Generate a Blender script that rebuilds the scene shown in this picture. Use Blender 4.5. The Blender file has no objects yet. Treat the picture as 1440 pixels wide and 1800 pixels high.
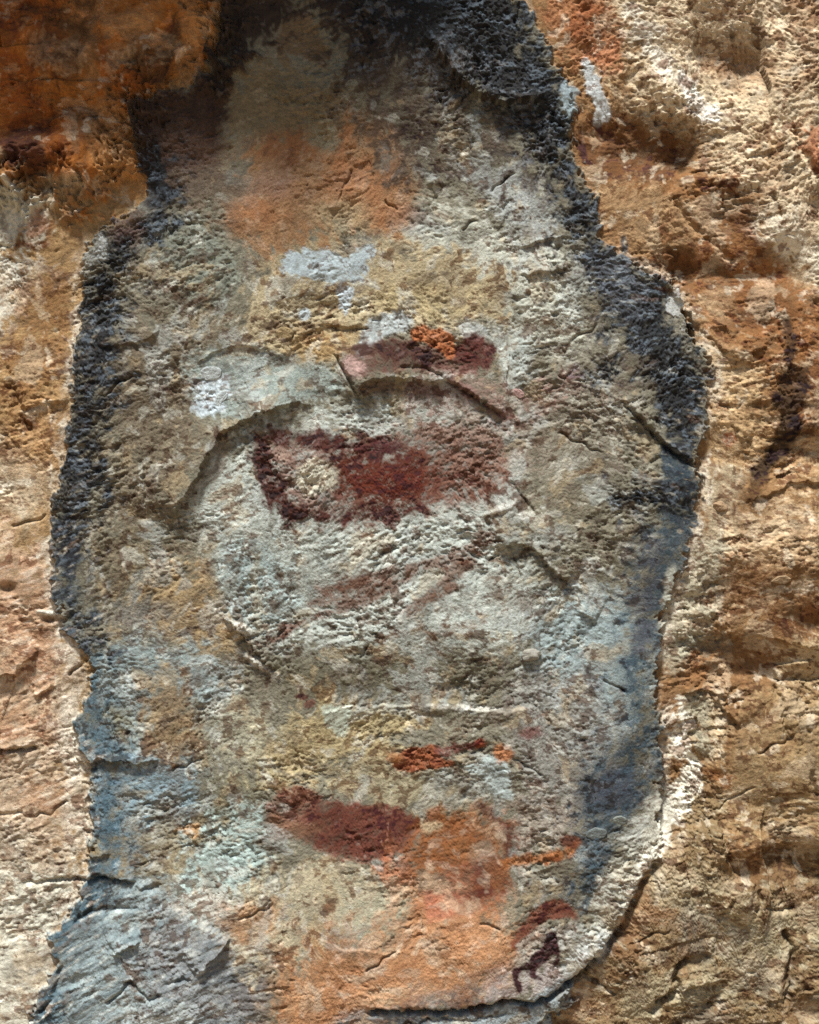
import bpy, math
import numpy as np

# ------------------------------------------------------------------ camera, sky, sun, exposure
sc = bpy.context.scene
CZ = 1.55                                   # height of the middle of the panel above the ground (m)
DIST = 2.8
cam_d = bpy.data.cameras.new('camera')
cam = bpy.data.objects.new('camera', cam_d)
sc.collection.objects.link(cam)
cam.location = (0, -DIST, CZ)
cam.rotation_euler = (math.radians(90), 0, 0)
cam_d.sensor_fit = 'VERTICAL'
cam_d.sensor_height = 24
cam_d.lens = 24 * DIST / 1.8                # 1.8 m of wall fills the height
cam_d.clip_end = 500
sc.camera = cam

SUN_EL, SUN_AZ = math.radians(67), math.radians(-16)     # azimuth from the wall's normal, towards the photograph's left
world = bpy.data.worlds.new('World'); sc.world = world
world.use_nodes = True
wn = world.node_tree
bg = wn.nodes['Background']
sky = wn.nodes.new('ShaderNodeTexSky')
sky.sky_type = 'NISHITA'; sky.sun_disc = False
sky.sun_elevation = SUN_EL
sky.sun_rotation = math.radians(180) - SUN_AZ
sky.air_density = 1.0; sky.dust_density = 1.0; sky.ozone_density = 1.0
wn.links.new(sky.outputs[0], bg.inputs[0])
bg.inputs[1].default_value = 0.052

sun_d = bpy.data.lights.new('sun', 'SUN')
sun_d.energy = 5.0; sun_d.angle = math.radians(9); sun_d.color = (1.0, 0.98, 0.95)
sun = bpy.data.objects.new('sun', sun_d); sc.collection.objects.link(sun)
from mathutils import Vector
to_sun = Vector((math.sin(SUN_AZ) * math.cos(SUN_EL), -math.cos(SUN_AZ) * math.cos(SUN_EL), math.sin(SUN_EL)))
sun.rotation_euler = to_sun.to_track_quat('Z', 'Y').to_euler()
sun.location = to_sun * 6

sc.view_settings.view_transform = 'Standard'
sc.view_settings.look = 'None'
sc.view_settings.gamma = 1
sc.view_settings.exposure = 1.08
sc.render.engine = 'CYCLES'
sc.cycles.use_denoising = False
sc.cycles.sample_clamp_indirect = 3.0
sc.cycles.sample_clamp_direct = 2.0

# ------------------------------------------------------------------ numpy tools.  1 unit = 1 mm on the wall, x to the side, y downwards
rng = np.random.default_rng(11)
F = np.float32

def axis(a, b, step, lo, hi, cap, g=1.09):
    mid = np.arange(a, b + step, step)
    def run(s, e, sg):
        out, st, p = [], step, s
        while sg * (e - p) > 0:
            st = min(st * g, cap); p += sg * st; out.append(p)
        return out
    return np.array(run(a, lo, -1)[::-1] + list(mid) + run(mid[-1], hi, 1), F)

GX = axis(-24, 1464, 1.7, -2400, 3900, 60)
GY = axis(-24, 1824, 1.7, -1500, 900 + CZ * 1000 + 40, 50)
NX, NY = len(GX), len(GY)
PX, PY = np.meshgrid(GX, GY)                 # [row, col]

PERM = rng.permutation(512).astype(np.int32)
ANG = rng.uniform(0, 2 * np.pi, 512)
GRX, GRY = np.cos(ANG).astype(F), np.sin(ANG).astype(F)

def perlin(x, y, seed=0):
    xi = np.floor(x); yi = np.floor(y)
    fx = (x - xi).astype(F); fy = (y - yi).astype(F)
    xi = xi.astype(np.int32) + seed * 57; yi = yi.astype(np.int32) + seed * 131
    u = fx * fx * fx * (fx * (fx * 6 - 15) + 10); v = fy * fy * fy * (fy * (fy * 6 - 15) + 10)
    a0 = PERM[xi & 511]; a1 = PERM[(xi + 1) & 511]
    def g(a, yy, dx, dy):
        h = PERM[(a + yy) & 511]
        return GRX[h] * dx + GRY[h] * dy
    n00 = g(a0, yi, fx, fy); n10 = g(a1, yi, fx - 1, fy)
    n01 = g(a0, yi + 1, fx, fy - 1); n11 = g(a1, yi + 1, fx - 1, fy - 1)
    a = n00 + u * (n10 - n00); b = n01 + u * (n11 - n01)
    return (a + v * (b - a)) * F(1.5)

def fbm(x, y, s, o=4, seed=0, gain=0.5):
    r = 0; a = 1.0; t = 0
    for k in range(o):
        r = r + a * perlin(x / s + 13.7 * k, y / s - 7.3 * k, seed + k); t += a; a *= gain; s *= 0.5
    return r / t * F(1.6)

def billow(x, y, s, o=2, seed=0):
    r = 0; a = 1.0; t = 0
    for k in range(o):
        r = r + a * np.abs(perlin(x / s + 3.1 * k, y / s + 9.9 * k, seed + k)); t += a; a *= 0.55; s *= 0.5
    return r / t * F(2)

def sstep(a, b, x):
    t = np.clip((x - a) / (b - a), 0, 1)
    return t * t * (3 - 2 * t)

# warped coordinates so that nothing runs straight
W1 = perlin(PX / 160, PY / 160, 3); W2 = perlin(PX / 160, PY / 160, 8)
w1 = perlin(PX / 35, PY / 35, 5); w2 = perlin(PX / 35, PY / 35, 9)
QX = PX + 26 * W1 + 6 * w1; QY = PY + 26 * W2 + 6 * w2
SX = PX + 14 * W1 + 1.6 * w1; SY = PY + 14 * W2 + 1.6 * w2     # only gently warped: grains do not swirl
N90 = fbm(QX, QY, 90, 4, 20)                 # shared noises for ragged borders
N25 = fbm(QX, QY, 26, 3, 31)
N8 = fbm(QX, QY, 9, 2, 42)
N4 = perlin(QX / 4.6, QY / 4.6, 51)
NB = fbm(PX, PY, 300, 3, 77)
def unit(a): return (a / a.std() * 0.45).astype(F)
N90, N25, N8, N4 = unit(N90), unit(N25), unit(N8), unit(N4)
EDGE = unit(0.6 * N90 + 0.6 * N25 + 0.28 * N8 + 0.1 * N4) * 1.4

def smooth_line(pts, closed, n=5):
    p = np.array([q[:2] for q in pts], float); m = len(p); out = []
    rng_i = range(m if closed else m - 1)
    for i in rng_i:
        if closed: a, b, c, d = p[i - 1], p[i], p[(i + 1) % m], p[(i + 2) % m]
        else: a, b, c, d = p[max(i - 1, 0)], p[i], p[i + 1], p[min(i + 2, m - 1)]
        for t in np.arange(n) / n:
            out.append(0.5 * (2 * b + (c - a) * t + (2 * a - 5 * b + 4 * c - d) * t * t + (3 * b - a - 3 * c + d) * t ** 3))
    if not closed: out.append(p[-1])
    return np.array(out)

def window(pts, m):
    p = np.array([q[:2] for q in pts], float)
    x0, x1 = np.searchsorted(GX, [p[:, 0].min() - m, p[:, 0].max() + m])
    y0, y1 = np.searchsorted(GY, [p[:, 1].min() - m, p[:, 1].max() + m])
    return np.s_[max(y0 - 1, 0):y1 + 1, max(x0 - 1, 0):x1 + 1]

def seg_dist(x, y, pts, closed):
    """distance to a polyline; parameter along it 0..1; which side (positive = to the right of the way it runs)"""
    m = len(pts); d2 = np.full(x.shape, 1e12, F); tt = np.zeros(x.shape, F); side = np.zeros(x.shape, F)
    nseg = m if closed else m - 1
    for i in range(nseg):
        a = pts[i]; b = pts[(i + 1) % m]; e = b - a; L = max(float(e @ e), 1e-6)
        wx = x - F(a[0]); wy = y - F(a[1])
        t = np.clip((wx * F(e[0]) + wy * F(e[1])) / F(L), 0, 1)
        dx = wx - t * F(e[0]); dy = wy - t * F(e[1]); q = dx * dx + dy * dy
        k = q < d2
        d2 = np.where(k, q, d2); tt = np.where(k, (i + t) / nseg, tt)
        side = np.where(k, F(e[0]) * wy - F(e[1]) * wx, side)
    return np.sqrt(d2), tt, np.sign(side)

def inside(x, y, pts):
    c = np.zeros(x.shape, bool); m = len(pts)
    for i in range(m):
        x0, y0 = pts[i]; x1, y1 = pts[(i + 1) % m]
        if y0 == y1: continue
        c ^= ((y0 > y) != (y1 > y)) & (x < (x1 - x0) * (y - y0) / (y1 - y0) + x0)
    return c

def area(pts, soft=6, rag=10, extra=60):
    """soft ragged mask of a closed outline: (window, mask)"""
    s = window(pts, soft + rag * 1.6 + extra * 0)
    L = smooth_line(pts, True, 3)
    x, y = PX[s], PY[s]
    d, _, _ = seg_dist(x, y, L, True)
    sd = np.where(inside(x, y, L), d, -d) + rag * EDGE[s]
    return s, sstep(-soft, soft, sd)

def spot(cx, cy, rx, ry, soft=0.35, rag=0.3, rot=0):
    m = max(rx, ry) * 1.9
    s = window([(cx - m, cy - m), (cx + m, cy + m)], 0)
    c, n = math.cos(math.radians(rot)), math.sin(math.radians(rot))
    dx, dy = PX[s] - cx, PY[s] - cy
    r = np.sqrt(((dx * c + dy * n) / rx) ** 2 + ((-dx * n + dy * c) / ry) ** 2) + rag * EDGE[s]
    return s, 1 - sstep(1 - soft, 1 + soft, r)

def band(pts, soft=6, rag=8):
    """stroke of varying half-width: pts = (x, y, r)"""
    rm = max(q[2] for q in pts)
    s = window(pts, rm + soft + rag * 1.6)
    L = smooth_line(pts, False, 4); R = smooth_line([(q[2], 0) for q in pts], False, 4)[:, 0]
    x, y = PX[s], PY[s]
    d, t, _ = seg_dist(x, y, L, False)
    r = np.interp(t.ravel(), np.linspace(0, 1, len(R)), R).reshape(t.shape)
    return s, sstep(-soft, soft, r - d + rag * EDGE[s])

def grain(ang, sx, sy, seed):
    c, n = math.cos(math.radians(ang)), math.sin(math.radians(ang))
    u = (SX * c - SY * n) / sx; v = (SX * n + SY * c) / sy
    return u, v
rise = sstep(1040, 860, PX)                               # bedding rises to the right on the left, falls on the right
def bed(sx, sy, seed, o=2):
    u, v = grain(24, sx, sy, seed); a = fbm(u, v, 1.0, o, seed)
    u, v = grain(-14, sx, sy, seed); b = fbm(u, v, 1.0, o, seed + 9)
    return rise * a + (1 - rise) * b
BS = unit(bed(70, 15, 701, 4))               # long thin bedding streaks
BS2 = unit(bed(34, 9, 721, 3))

def aniso(ang, k):
    c_, n_ = math.cos(math.radians(ang)), math.sin(math.radians(ang))
    return SX * c_ - SY * n_, (SX * n_ + SY * c_) * k
ua, va = aniso(14, 1.5); ub, vb = aniso(-12, 1.45)
def facet(x, y, sc_, seed, slope=0.9, k=0.55):
    """chipped faces: tilted flats meeting in sharp creases"""
    x = x / sc_; y = y / sc_; xi = np.floor(x).astype(np.int32); yi = np.floor(y).astype(np.int32)
    out = np.full(x.shape, -9, F); rnd = np.zeros(x.shape, F)
    for i in (-1, 0, 1):
        for j in (-1, 0, 1):
            h = PERM[(PERM[(xi + i + seed * 17) & 511] + yi + j + seed * 29) & 511]
            h2 = PERM[(h + 91) & 511]; h3 = PERM[(h + 223) & 511]
            dx = x - (xi + i + (h2 / 512).astype(F)); dy = y - (yi + j + (h3 / 512).astype(F))
            v = 0.8 * (PERM[(h + 11) & 511] / 512).astype(F) + slope * (GRX[h] * dx + GRY[h] * dy) - k * (dx * dx + dy * dy)
            k_ = v > out
            out = np.where(k_, v, out); rnd = np.where(k_, h3, rnd)
    return unit(out - out.mean()), ((rnd / 256 - 1) * 0.8).astype(F)
F60, _ = facet(ua, va, 64, 1); F28, R28 = facet(ua + 9, va, 27, 2, 1.3, 0.35); F12, R12 = facet(ua, va + 5, 12.5, 3, 1.3, 0.35); F6, R6 = facet(ua, va, 6.8, 4, 1.3, 0.35); F4, _ = facet(ua, va + 3, 4.6, 6)   # R: one value for each grain
F130, _ = facet(QX, QY, 150, 5, 1.1)

# ------------------------------------------------------------------ albedo
ALB = 0.58; SAT = 0.08
def lin(c):
    c = np.array(c, float) / 255
    c = c + (SAT + (0.05 if c[0] > c[2] + 0.12 else 0)) * (c.mean() - c)
    c = c * np.array([0.99, 1.0, 0.985])
    return (np.where(c <= 0.04045, c / 12.92, ((c + 0.055) / 1.055) ** 2.4) * ALB).astype(F)

COL = np.empty((NY, NX, 3), F)
COL[:] = lin((176, 138, 96))

def tint(sm, c, op=1.0, speck=0.0, bias=0.0, thr=None):
    """lay a pigment on; speck breaks it up over the grains"""
    s, m = sm
    m = np.clip(m + m * (1 - m) * (0.5 * N8[s] + 0.8 * R6[s] + 0.6 * R12[s] + 0.8 * N25[s]), 0, 1) * op
    if speck:
        g = 0.45 * R6[s] + 0.4 * R12[s] + 0.3 * N8[s] + 0.4 * N25[s] + bias
        m = m * ((1 - speck) + speck * sstep(-0.35, 0.3, g))
    COL[s] += (lin(c) - COL[s]) * m[..., None]
    return s, m

ALL = np.s_[0:NY, 0:NX]

PANEL = [(400, -500), (402, -60), (385, 40), (375, 100), (345, 140), (300, 158), (245, 180), (232, 215), (240, 260), (262, 330), (235, 365), (190, 400),
         (147, 455), (148, 560), (140, 620), (128, 700), (118, 770), (100, 860), (92, 930), (96, 1000), (98, 1050), (110, 1105), (150, 1155),
         (155, 1200), (130, 1270), (150, 1330), (160, 1400), (165, 1460), (150, 1500), (155, 1545), (125, 1600), (85, 1650), (95, 1690), (75, 1740),
         (60, 1830), (40, 2300), (900, 2300), (960, 1830), (985, 1790), (1020, 1715), (1070, 1660), (1100, 1600), (1125, 1545), (1160, 1500), (1160, 1420),
         (1163, 1330), (1155, 1200), (1160, 1110), (1195, 1000), (1230, 880), (1225, 820), (1240, 770), (1245, 690), (1250, 625), (1215, 590), (1198, 515),
         (1130, 480), (1060, 420), (1042, 350), (1005, 250), (1003, 180), (960, 70), (920, 10), (905, -60), (900, -500)]
_L = smooth_line(PANEL, True, 2)
_d, _, _ = seg_dist(PX, PY, _L, True)
SDP = np.where(inside(PX, PY, _L), _d, -_d) + 9 * EDGE       # distance inside the panel's outline
M_PANEL = sstep(-4, 4, SDP).astype(F)

def full(sm):
    m = np.zeros((NY, NX), F); m[sm[0]] = sm[1]; return m

# --- left ochre rock
tint((ALL, sstep(760, 660, PX)), (186, 146, 96))
tint(area([(-900, 900), (95, 960), (150, 1160), (140, 1400), (160, 1560), (60, 1900), (-900, 1900)], 70, 40), (206, 178, 148))
tint(area([(-400, 960), (60, 980), (110, 1130), (90, 1250), (-20, 1330), (-400, 1360)], 50, 40), (204, 160, 124))
tint(area([(-500, 1480), (120, 1500), (120, 1640), (60, 1860), (-500, 1900)], 50, 40), (208, 202, 184))
tint(area([(-600, -700), (420, -700), (400, 0), (380, 110), (300, 170), (240, 190), (255, 330), (190, 370), (100, 330), (20, 310), (-600, 340)], 30, 30), (176, 104, 38))
for q in [(60, 30, 130, 90), (95, 250, 120, 60), (210, 130, 60, 70), (30, 160, 60, 120)]: tint(spot(*q, 0.6, 0.5), (160, 84, 22), 0.8)
for q in [(175, 40, 60, 40), (165, 100, 14, 50), (165, 150, 20, 30), (240, 50, 60, 50), (190, 230, 40, 50), (340, 70, 30, 50)]: tint(spot(*q, 0.6, 0.6), (196, 140, 86), 0.8)
tint(spot(305, 65, 22, 34, 0.5, 0.5), (82, 44, 16), 0.9)
tint(spot(215, 300, 60, 40, 0.5, 0.5), (206, 148, 88), 0.8)
for q in [(120, 90, 60, 80), (40, 250, 60, 30), (150, 250, 30, 30), (270, 110, 30, 30), (60, 290, 40, 40)]: tint(spot(*q, 0.6, 0.6), (92, 54, 20), 0.7)
tint(area([(-300, 340), (40, 340), (75, 400), (40, 440), (-300, 470)], 14, 22), (206, 200, 182))
tint(area([(-300, 440), (60, 450), (35, 520), (-5, 600), (-300, 620)], 20, 22), (216, 210, 194))
tint(spot(140, 330, 50, 26, 0.5, 0.5), (160, 138, 108), 0.8)
tint(spot(70, 395, 22, 26, 0.5, 0.5), (160, 104, 70), 0.8); tint(spot(65, 430, 26, 7, 0.4, 0.5), (120, 66, 28), 0.9)
tint(area([(60, 470), (130, 520), (110, 640), (60, 720), (20, 700), (10, 600), (30, 540)], 26, 30), (146, 102, 58), 0.85)
tint(spot(20, 840, 50, 60, 0.6, 0.5), (226, 204, 172), 0.8)
tint(band([(-40, 860, 8), (40, 850, 8), (70, 862, 4)], 6, 6), (236, 222, 198), 0.9)
tint(spot(70, 770, 60, 60, 0.6, 0.5), (180, 132, 84), 0.6)
tint(band([(105, 1080, 14), (130, 1180, 22), (120, 1290, 22), (135, 1380, 20), (140, 1450, 26), (165, 1480, 12)], 14, 10), (226, 212, 192), 0.85)
tint(spot(80, 1400, 40, 26, 0.6, 0.5), (198, 150, 112), 0.7)
tint(spot(15, 1500, 30, 40, 0.6, 0.6), (140, 122, 102), 0.6); tint(spot(50, 1710, 26, 50, 0.6, 0.5, 20), (152, 138, 116), 0.7)

# --- right ochre rock
R0 = (PX > 700)
tint((ALL, sstep(840, 900, PX)), (164, 122, 78))
tint(area([(1060, -600), (2300, -600), (2300, 620), (1460, 540), (1330, 420), (1230, 250), (1110, 190), (1070, 60)], 40, 50), (228, 202, 164))
tint(area([(1005, 200), (1100, 210), (1200, 250), (1290, 350), (1400, 480), (1500, 560), (1500, 720), (1330, 700), (1240, 560), (1120, 450), (1050, 370)], 30, 30), (156, 106, 60))
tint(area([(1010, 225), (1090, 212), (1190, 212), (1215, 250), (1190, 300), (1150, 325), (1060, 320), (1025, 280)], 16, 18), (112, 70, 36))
tint(area([(1060, 330), (1180, 330), (1230, 400), (1200, 470), (1120, 440), (1070, 390)], 18, 16), (190, 152, 108), 0.8)
tint(area([(960, 0), (1060, -20), (1070, 80), (1090, 110), (1010, 120), (985, 90)], 14, 14), (184, 122, 78), 0.9)
tint(area([(1040, 70), (1095, 60), (1100, 110), (1080, 130), (1040, 110)], 10, 14), (200, 128, 84), 0.9)
tint(spot(1040, 40, 40, 30, 0.5, 0.5), (160, 84, 40), 0.7)
tint(area([(1100, 10), (1150, 40), (1185, 105), (1250, 170), (1262, 215), (1230, 205), (1170, 140), (1115, 90)], 12, 16), (236, 226, 208), 0.9)
tint(area([(1190, 130), (1250, 160), (1262, 215), (1225, 190)], 8, 12), (246, 242, 232), 0.9)
tint(area([(1320, 380), (1400, 370), (1420, 420), (1520, 470), (1480, 540), (1400, 470), (1340, 410)], 14, 18), (240, 226, 200), 0.9)
for q in [(1250, 90, 40, 26), (1320, 110, 50, 40), (1300, 20, 60, 20), (1430, 90, 40, 90), (1400, 20, 30, 30)]: tint(spot(*q, 0.6, 0.6), (150, 98, 56), 0.6)
tint(spot(1350, 260, 50, 40, 0.6, 0.5), (196, 152, 104), 0.7); tint(spot(1370, 190, 60, 50, 0.6, 0.5), (226, 196, 156), 0.8)
tint(area([(1405, 220), (1500, 230), (1500, 330), (1440, 320), (1415, 270)], 10, 10), (168, 98, 56), 0.9)
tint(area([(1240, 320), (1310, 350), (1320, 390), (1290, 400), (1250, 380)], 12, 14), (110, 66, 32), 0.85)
tint(area([(1170, 430), (1260, 440), (1400, 500), (1440, 620), (1340, 600), (1300, 540), (1180, 480)], 22, 24), (154, 98, 52), 0.9)
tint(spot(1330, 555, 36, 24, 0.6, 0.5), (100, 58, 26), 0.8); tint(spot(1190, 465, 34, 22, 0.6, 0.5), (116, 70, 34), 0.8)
tint(spot(1260, 530, 26, 34, 0.5, 0.5), (196, 168, 130), 0.7)
tint(area([(1215, 595), (1260, 600), (1330, 650), (1330, 690), (1260, 680), (1250, 640)], 12, 12), (216, 182, 136), 0.8)
tint(area([(1255, 690), (1330, 690), (1350, 760), (1300, 820), (1240, 800)], 24, 24), (214, 176, 126), 0.8)
tint(area([(1400, 640), (1500, 640), (1500, 760), (1405, 760)], 24, 24), (136, 86, 46), 0.85); tint(spot(1425, 790, 40, 40, 0.6, 0.5), (218, 178, 130), 0.7)
tint(spot(1280, 775, 9, 10, 0.4, 0.4), (190, 104, 66), 0.9)
tint(area([(1235, 830), (1290, 820), (1300, 900), (1290, 1000), (1230, 1060), (1200, 1010), (1230, 900)], 20, 16), (178, 160, 130), 0.9)
tint(area([(1210, 960), (1280, 960), (1270, 1060), (1230, 1140), (1200, 1190), (1165, 1180), (1165, 1100)], 18, 16), (194, 184, 158), 0.9)
tint(spot(1225, 1140, 46, 24, 0.5, 0.4), (160, 156, 136), 0.7)
tint(area([(1300, 900), (1500, 900), (1500, 1000), (1330, 990)], 30, 30), (216, 182, 140), 0.8); tint(area([(1270, 990), (1340, 1010), (1500, 980), (1500, 1080), (1300, 1080)], 24, 24), (160, 116, 74), 0.8)
tint(area([(1360, 1080), (1500, 1070), (1500, 1130), (1380, 1120)], 14, 16), (130, 80, 42), 0.85)
tint(area([(1370, 1130), (1500, 1140), (1500, 1230), (1390, 1200)], 18, 16), (204, 174, 130), 0.9)
tint(area([(1200, 1190), (1280, 1130), (1290, 1200), (1280, 1225), (1210, 1225)], 12, 14), (166, 116, 70), 0.95)
tint(area([(1300, 1120), (1360, 1140), (1350, 1220), (1330, 1300), (1290, 1290), (1270, 1230), (1290, 1180)], 18, 18), (150, 108, 68), 0.9)
tint(area([(1200, 1225), (1240, 1220), (1280, 1260), (1275, 1310), (1245, 1340), (1225, 1330), (1210, 1280)], 10, 10), (172, 162, 136), 0.95)
tint(band([(1262, 1240, 8), (1275, 1280, 10), (1255, 1325, 10)], 10, 8), (226, 206, 174), 0.8)
tint(area([(1155, 1215), (1195, 1215), (1190, 1290), (1215, 1340), (1165, 1345)], 8, 8), (160, 118, 78), 0.95)
tint(area([(1290, 1220), (1500, 1220), (1500, 1480), (1260, 1440), (1230, 1390), (1260, 1340)], 36, 30), (166, 136, 94), 0.85)
tint(area([(1225, 1355), (1290, 1360), (1270, 1395), (1225, 1390)], 10, 10), (146, 92, 48), 0.9)
for q in [(1290, 380, 50, 60, 30), (1330, 540, 90, 40, 20), (1240, 480, 60, 26, 30), (1420, 700, 50, 70, 0), (1330, 1040, 90, 30, 0), (1420, 1100, 50, 30, 0), (1330, 1180, 40, 50, 0), (1240, 1170, 50, 30, -20), (1300, 1260, 40, 50, 0), (1440, 360, 40, 60, 0), (1110, 260, 90, 46, 0)]: tint(spot(q[0], q[1], q[2], q[3], 0.6, 0.6, q[4]), (126, 82, 44), 0.4)  # brown rock patches, with the dark shadows of the crags painted in
# --- boulder at the foot of the right rock
BOULDER = [(1020, 1712), (1060, 1672), (1100, 1605), (1128, 1545), (1175, 1485), (1216, 1410), (1228, 1362), (1275, 1400), (1268, 1455), (1290, 1530), (1330, 1545), (1380, 1500),
           (1445, 1490), (2600, 1450), (2600, 2700), (880, 2700), (940, 1860), (985, 1775)]
sB = area(BOULDER, 6, 8); M_BOULDER = full(sB)
tint(sB, (146, 118, 80))
for q in [(1150, 1590, 44, 40), (1110, 1640, 30, 60)]: tint(spot(*q, 0.6, 0.6), (192, 148, 106), 0.7)
for q in [(1290, 1610, 60, 30), (1220, 1560, 60, 30), (1340, 1680, 50, 40), (1130, 1740, 50, 40), (1250, 1740, 60, 30), (1390, 1600, 50, 40)]: tint(spot(*q, 0.7, 0.7), (196, 182, 146), 0.6)
for q in [(1230, 1620, 40, 20), (1210, 1660, 30, 20), (1350, 1720, 50, 30), (1240, 1790, 40, 20), (1300, 1640, 24, 14), (1160, 1680, 30, 16)]: tint(spot(*q, 0.7, 0.7), (126, 116, 104), 0.6)
for q in [(1370, 1530, 90, 34), (1420, 1580, 60, 30), (1110, 1660, 50, 26), (1420, 1780, 40, 30), (1090, 1720, 40, 20)]: tint(spot(*q, 0.6, 0.6), (120, 82, 46), 0.75)  # brown shading of the hollows put into the colour
tint(spot(1030, 1770, 40, 40, 0.6, 0.5), (196, 152, 110), 0.8)

# --- the grey panel
C0 = COL.copy()
tint((ALL, M_PANEL), (134, 128, 110))
def inpanel(sm): s, m = sm; return s, m * M_PANEL[s]
def pt(sm, c, op=1.0, speck=0.0, bias=0.0): return tint(inpanel(sm), c, op, speck, bias)
# pale middle
pt(area([(330, 890), (430, 770), (560, 720), (800, 700), (900, 760), (930, 900), (1000, 960), (960, 1080), (880, 1160), (700, 1180), (520, 1160), (400, 1060), (340, 960)], 40, 40), (186, 192, 184))
pt(area([(700, 380), (860, 360), (1000, 430), (1030, 600), (960, 640), (880, 600), (760, 560), (700, 480)], 40, 40), (188, 188, 174))
pt(area([(860, 320), (950, 330), (990, 400), (940, 430), (870, 400)], 20, 20), (170, 174, 172), 0.8)
pt(area([(420, 560), (470, 440), (620, 400), (720, 420), (860, 480), (880, 570), (740, 580), (640, 600), (560, 640), (440, 620)], 26, 30), (184, 166, 130))
pt(spot(560, 600, 70, 30, 0.5, 0.5), (194, 152, 92), 0.7); pt(spot(760, 530, 80, 30, 0.6, 0.5), (200, 178, 130), 0.7)
pt(area([(390, 420), (440, 330), (430, 250), (560, 200), (600, 180), (680, 220), (720, 280), (720, 400), (640, 410), (540, 430), (500, 450), (450, 440)], 22, 24), (160, 118, 80))
for q in [(640, 320, 70, 40), (520, 260, 60, 30), (680, 380, 40, 24), (450, 370, 50, 30), (600, 250, 20, 40)]: pt(spot(*q, 0.6, 0.6), (168, 108, 66), 0.7)
pt(spot(490, 330, 50, 24, 0.6, 0.5), (164, 120, 96), 0.6)
pt(spot(600, 380, 50, 26, 0.6, 0.5), (178, 158, 120), 0.6)
pt(spot(570, 230, 26, 40, 0.4, 0.4), (138, 130, 106), 0.9)
pt(area([(390, 170), (450, 110), (560, 130), (600, 190), (560, 240), (440, 240), (390, 260)], 24, 24), (128, 110, 80), 0.9)
pt(area([(485, 40), (520, 25), (545, 30), (580, 80), (575, 110), (520, 100), (485, 75)], 8, 10), (120, 98, 72), 0.9)
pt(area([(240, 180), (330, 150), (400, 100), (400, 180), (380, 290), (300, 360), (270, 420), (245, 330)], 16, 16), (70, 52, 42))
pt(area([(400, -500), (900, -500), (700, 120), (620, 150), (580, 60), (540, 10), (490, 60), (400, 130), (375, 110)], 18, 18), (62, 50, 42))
pt(spot(345, 290, 50, 60, 0.6, 0.5), (112, 84, 68), 0.85); pt(spot(370, 330, 60, 30, 0.6, 0.5), (132, 116, 98), 0.7)
pt(band([(720, 190, 30), (735, 260, 26), (690, 300, 24)], 26, 18), (96, 74, 58), 0.9, 0.5)
# left part of the panel: green grey and olive
pt(area([(290, 420), (370, 390), (420, 440), (430, 520), (330, 560), (260, 500)], 24, 20), (126, 130, 118), 0.9)
pt(area([(170, 560), (360, 560), (430, 620), (360, 720), (380, 780), (320, 880), (220, 950), (180, 800)], 36, 30), (126, 113, 92), 0.95)
pt(area([(120, 960), (320, 930), (400, 1010), (400, 1090), (300, 1110), (180, 1120)], 26, 26), (128, 116, 92), 0.9)
pt(area([(240, 1020), (330, 980), (410, 1060), (430, 1130), (370, 1180), (290, 1130)], 18, 22), (188, 158, 114), 0.85)
pt(spot(240, 1080, 50, 24, 0.6, 0.5), (140, 138, 132), 0.7)
pt(area([(330, 630), (400, 612), (500, 632), (600, 650), (600, 690), (500, 716), (430, 740), (350, 730)], 10, 10), (154, 164, 158), 0.95)
pt(area([(400, 960), (480, 960), (520, 1060), (470, 1110), (400, 1070)], 26, 20), (166, 184, 184), 0.9)
# blue greys lower left and along both margins
pt(area([(150, 1140), (330, 1130), (400, 1160), (400, 1230), (300, 1250), (200, 1330), (150, 1310)], 24, 24), (148, 163, 164), 0.9)
pt(area([(170, 1370), (330, 1330), (360, 1440), (260, 1500), (180, 1500)], 24, 22), (138, 162, 174), 0.9)
pt(area([(90, 1560), (260, 1540), (400, 1640), (430, 1760), (440, 1840), (60, 1840), (90, 1680)], 24, 20), (150, 166, 170), 0.95)
pt(area([(260, 1620), (410, 1640), (440, 1740), (460, 1810), (340, 1800), (250, 1720)], 26, 24), (142, 144, 146), 0.85)
pt(spot(440, 1740, 40, 40, 0.5, 0.5), (112, 108, 110), 0.8)
pt(spot(270, 1790, 60, 30, 0.5, 0.5), (196, 202, 200), 0.8)
pt(area([(250, 1190), (330, 1200), (330, 1310), (270, 1310)], 14, 20), (154, 128, 94), 0.9)
pt(spot(200, 1280, 36, 34, 0.5, 0.4), (150, 140, 108), 0.8)
pt(area([(350, 1370), (440, 1360), (450, 1420), (360, 1440)], 16, 18), (124, 120, 98), 0.8); pt(spot(290, 1480, 80, 50, 0.6, 0.5), (160, 142, 108), 0.7); pt(spot(330, 1460, 16, 10, 0.5, 0.5), (206, 156, 104), 0.9)
pt(area([(360, 1440), (470, 1430), (480, 1520), (420, 1600), (330, 1580), (330, 1500)], 24, 24), (176, 196, 192), 0.85)
pt(spot(360, 1590, 70, 34, 0.6, 0.5), (218, 208, 194), 0.75)
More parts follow.
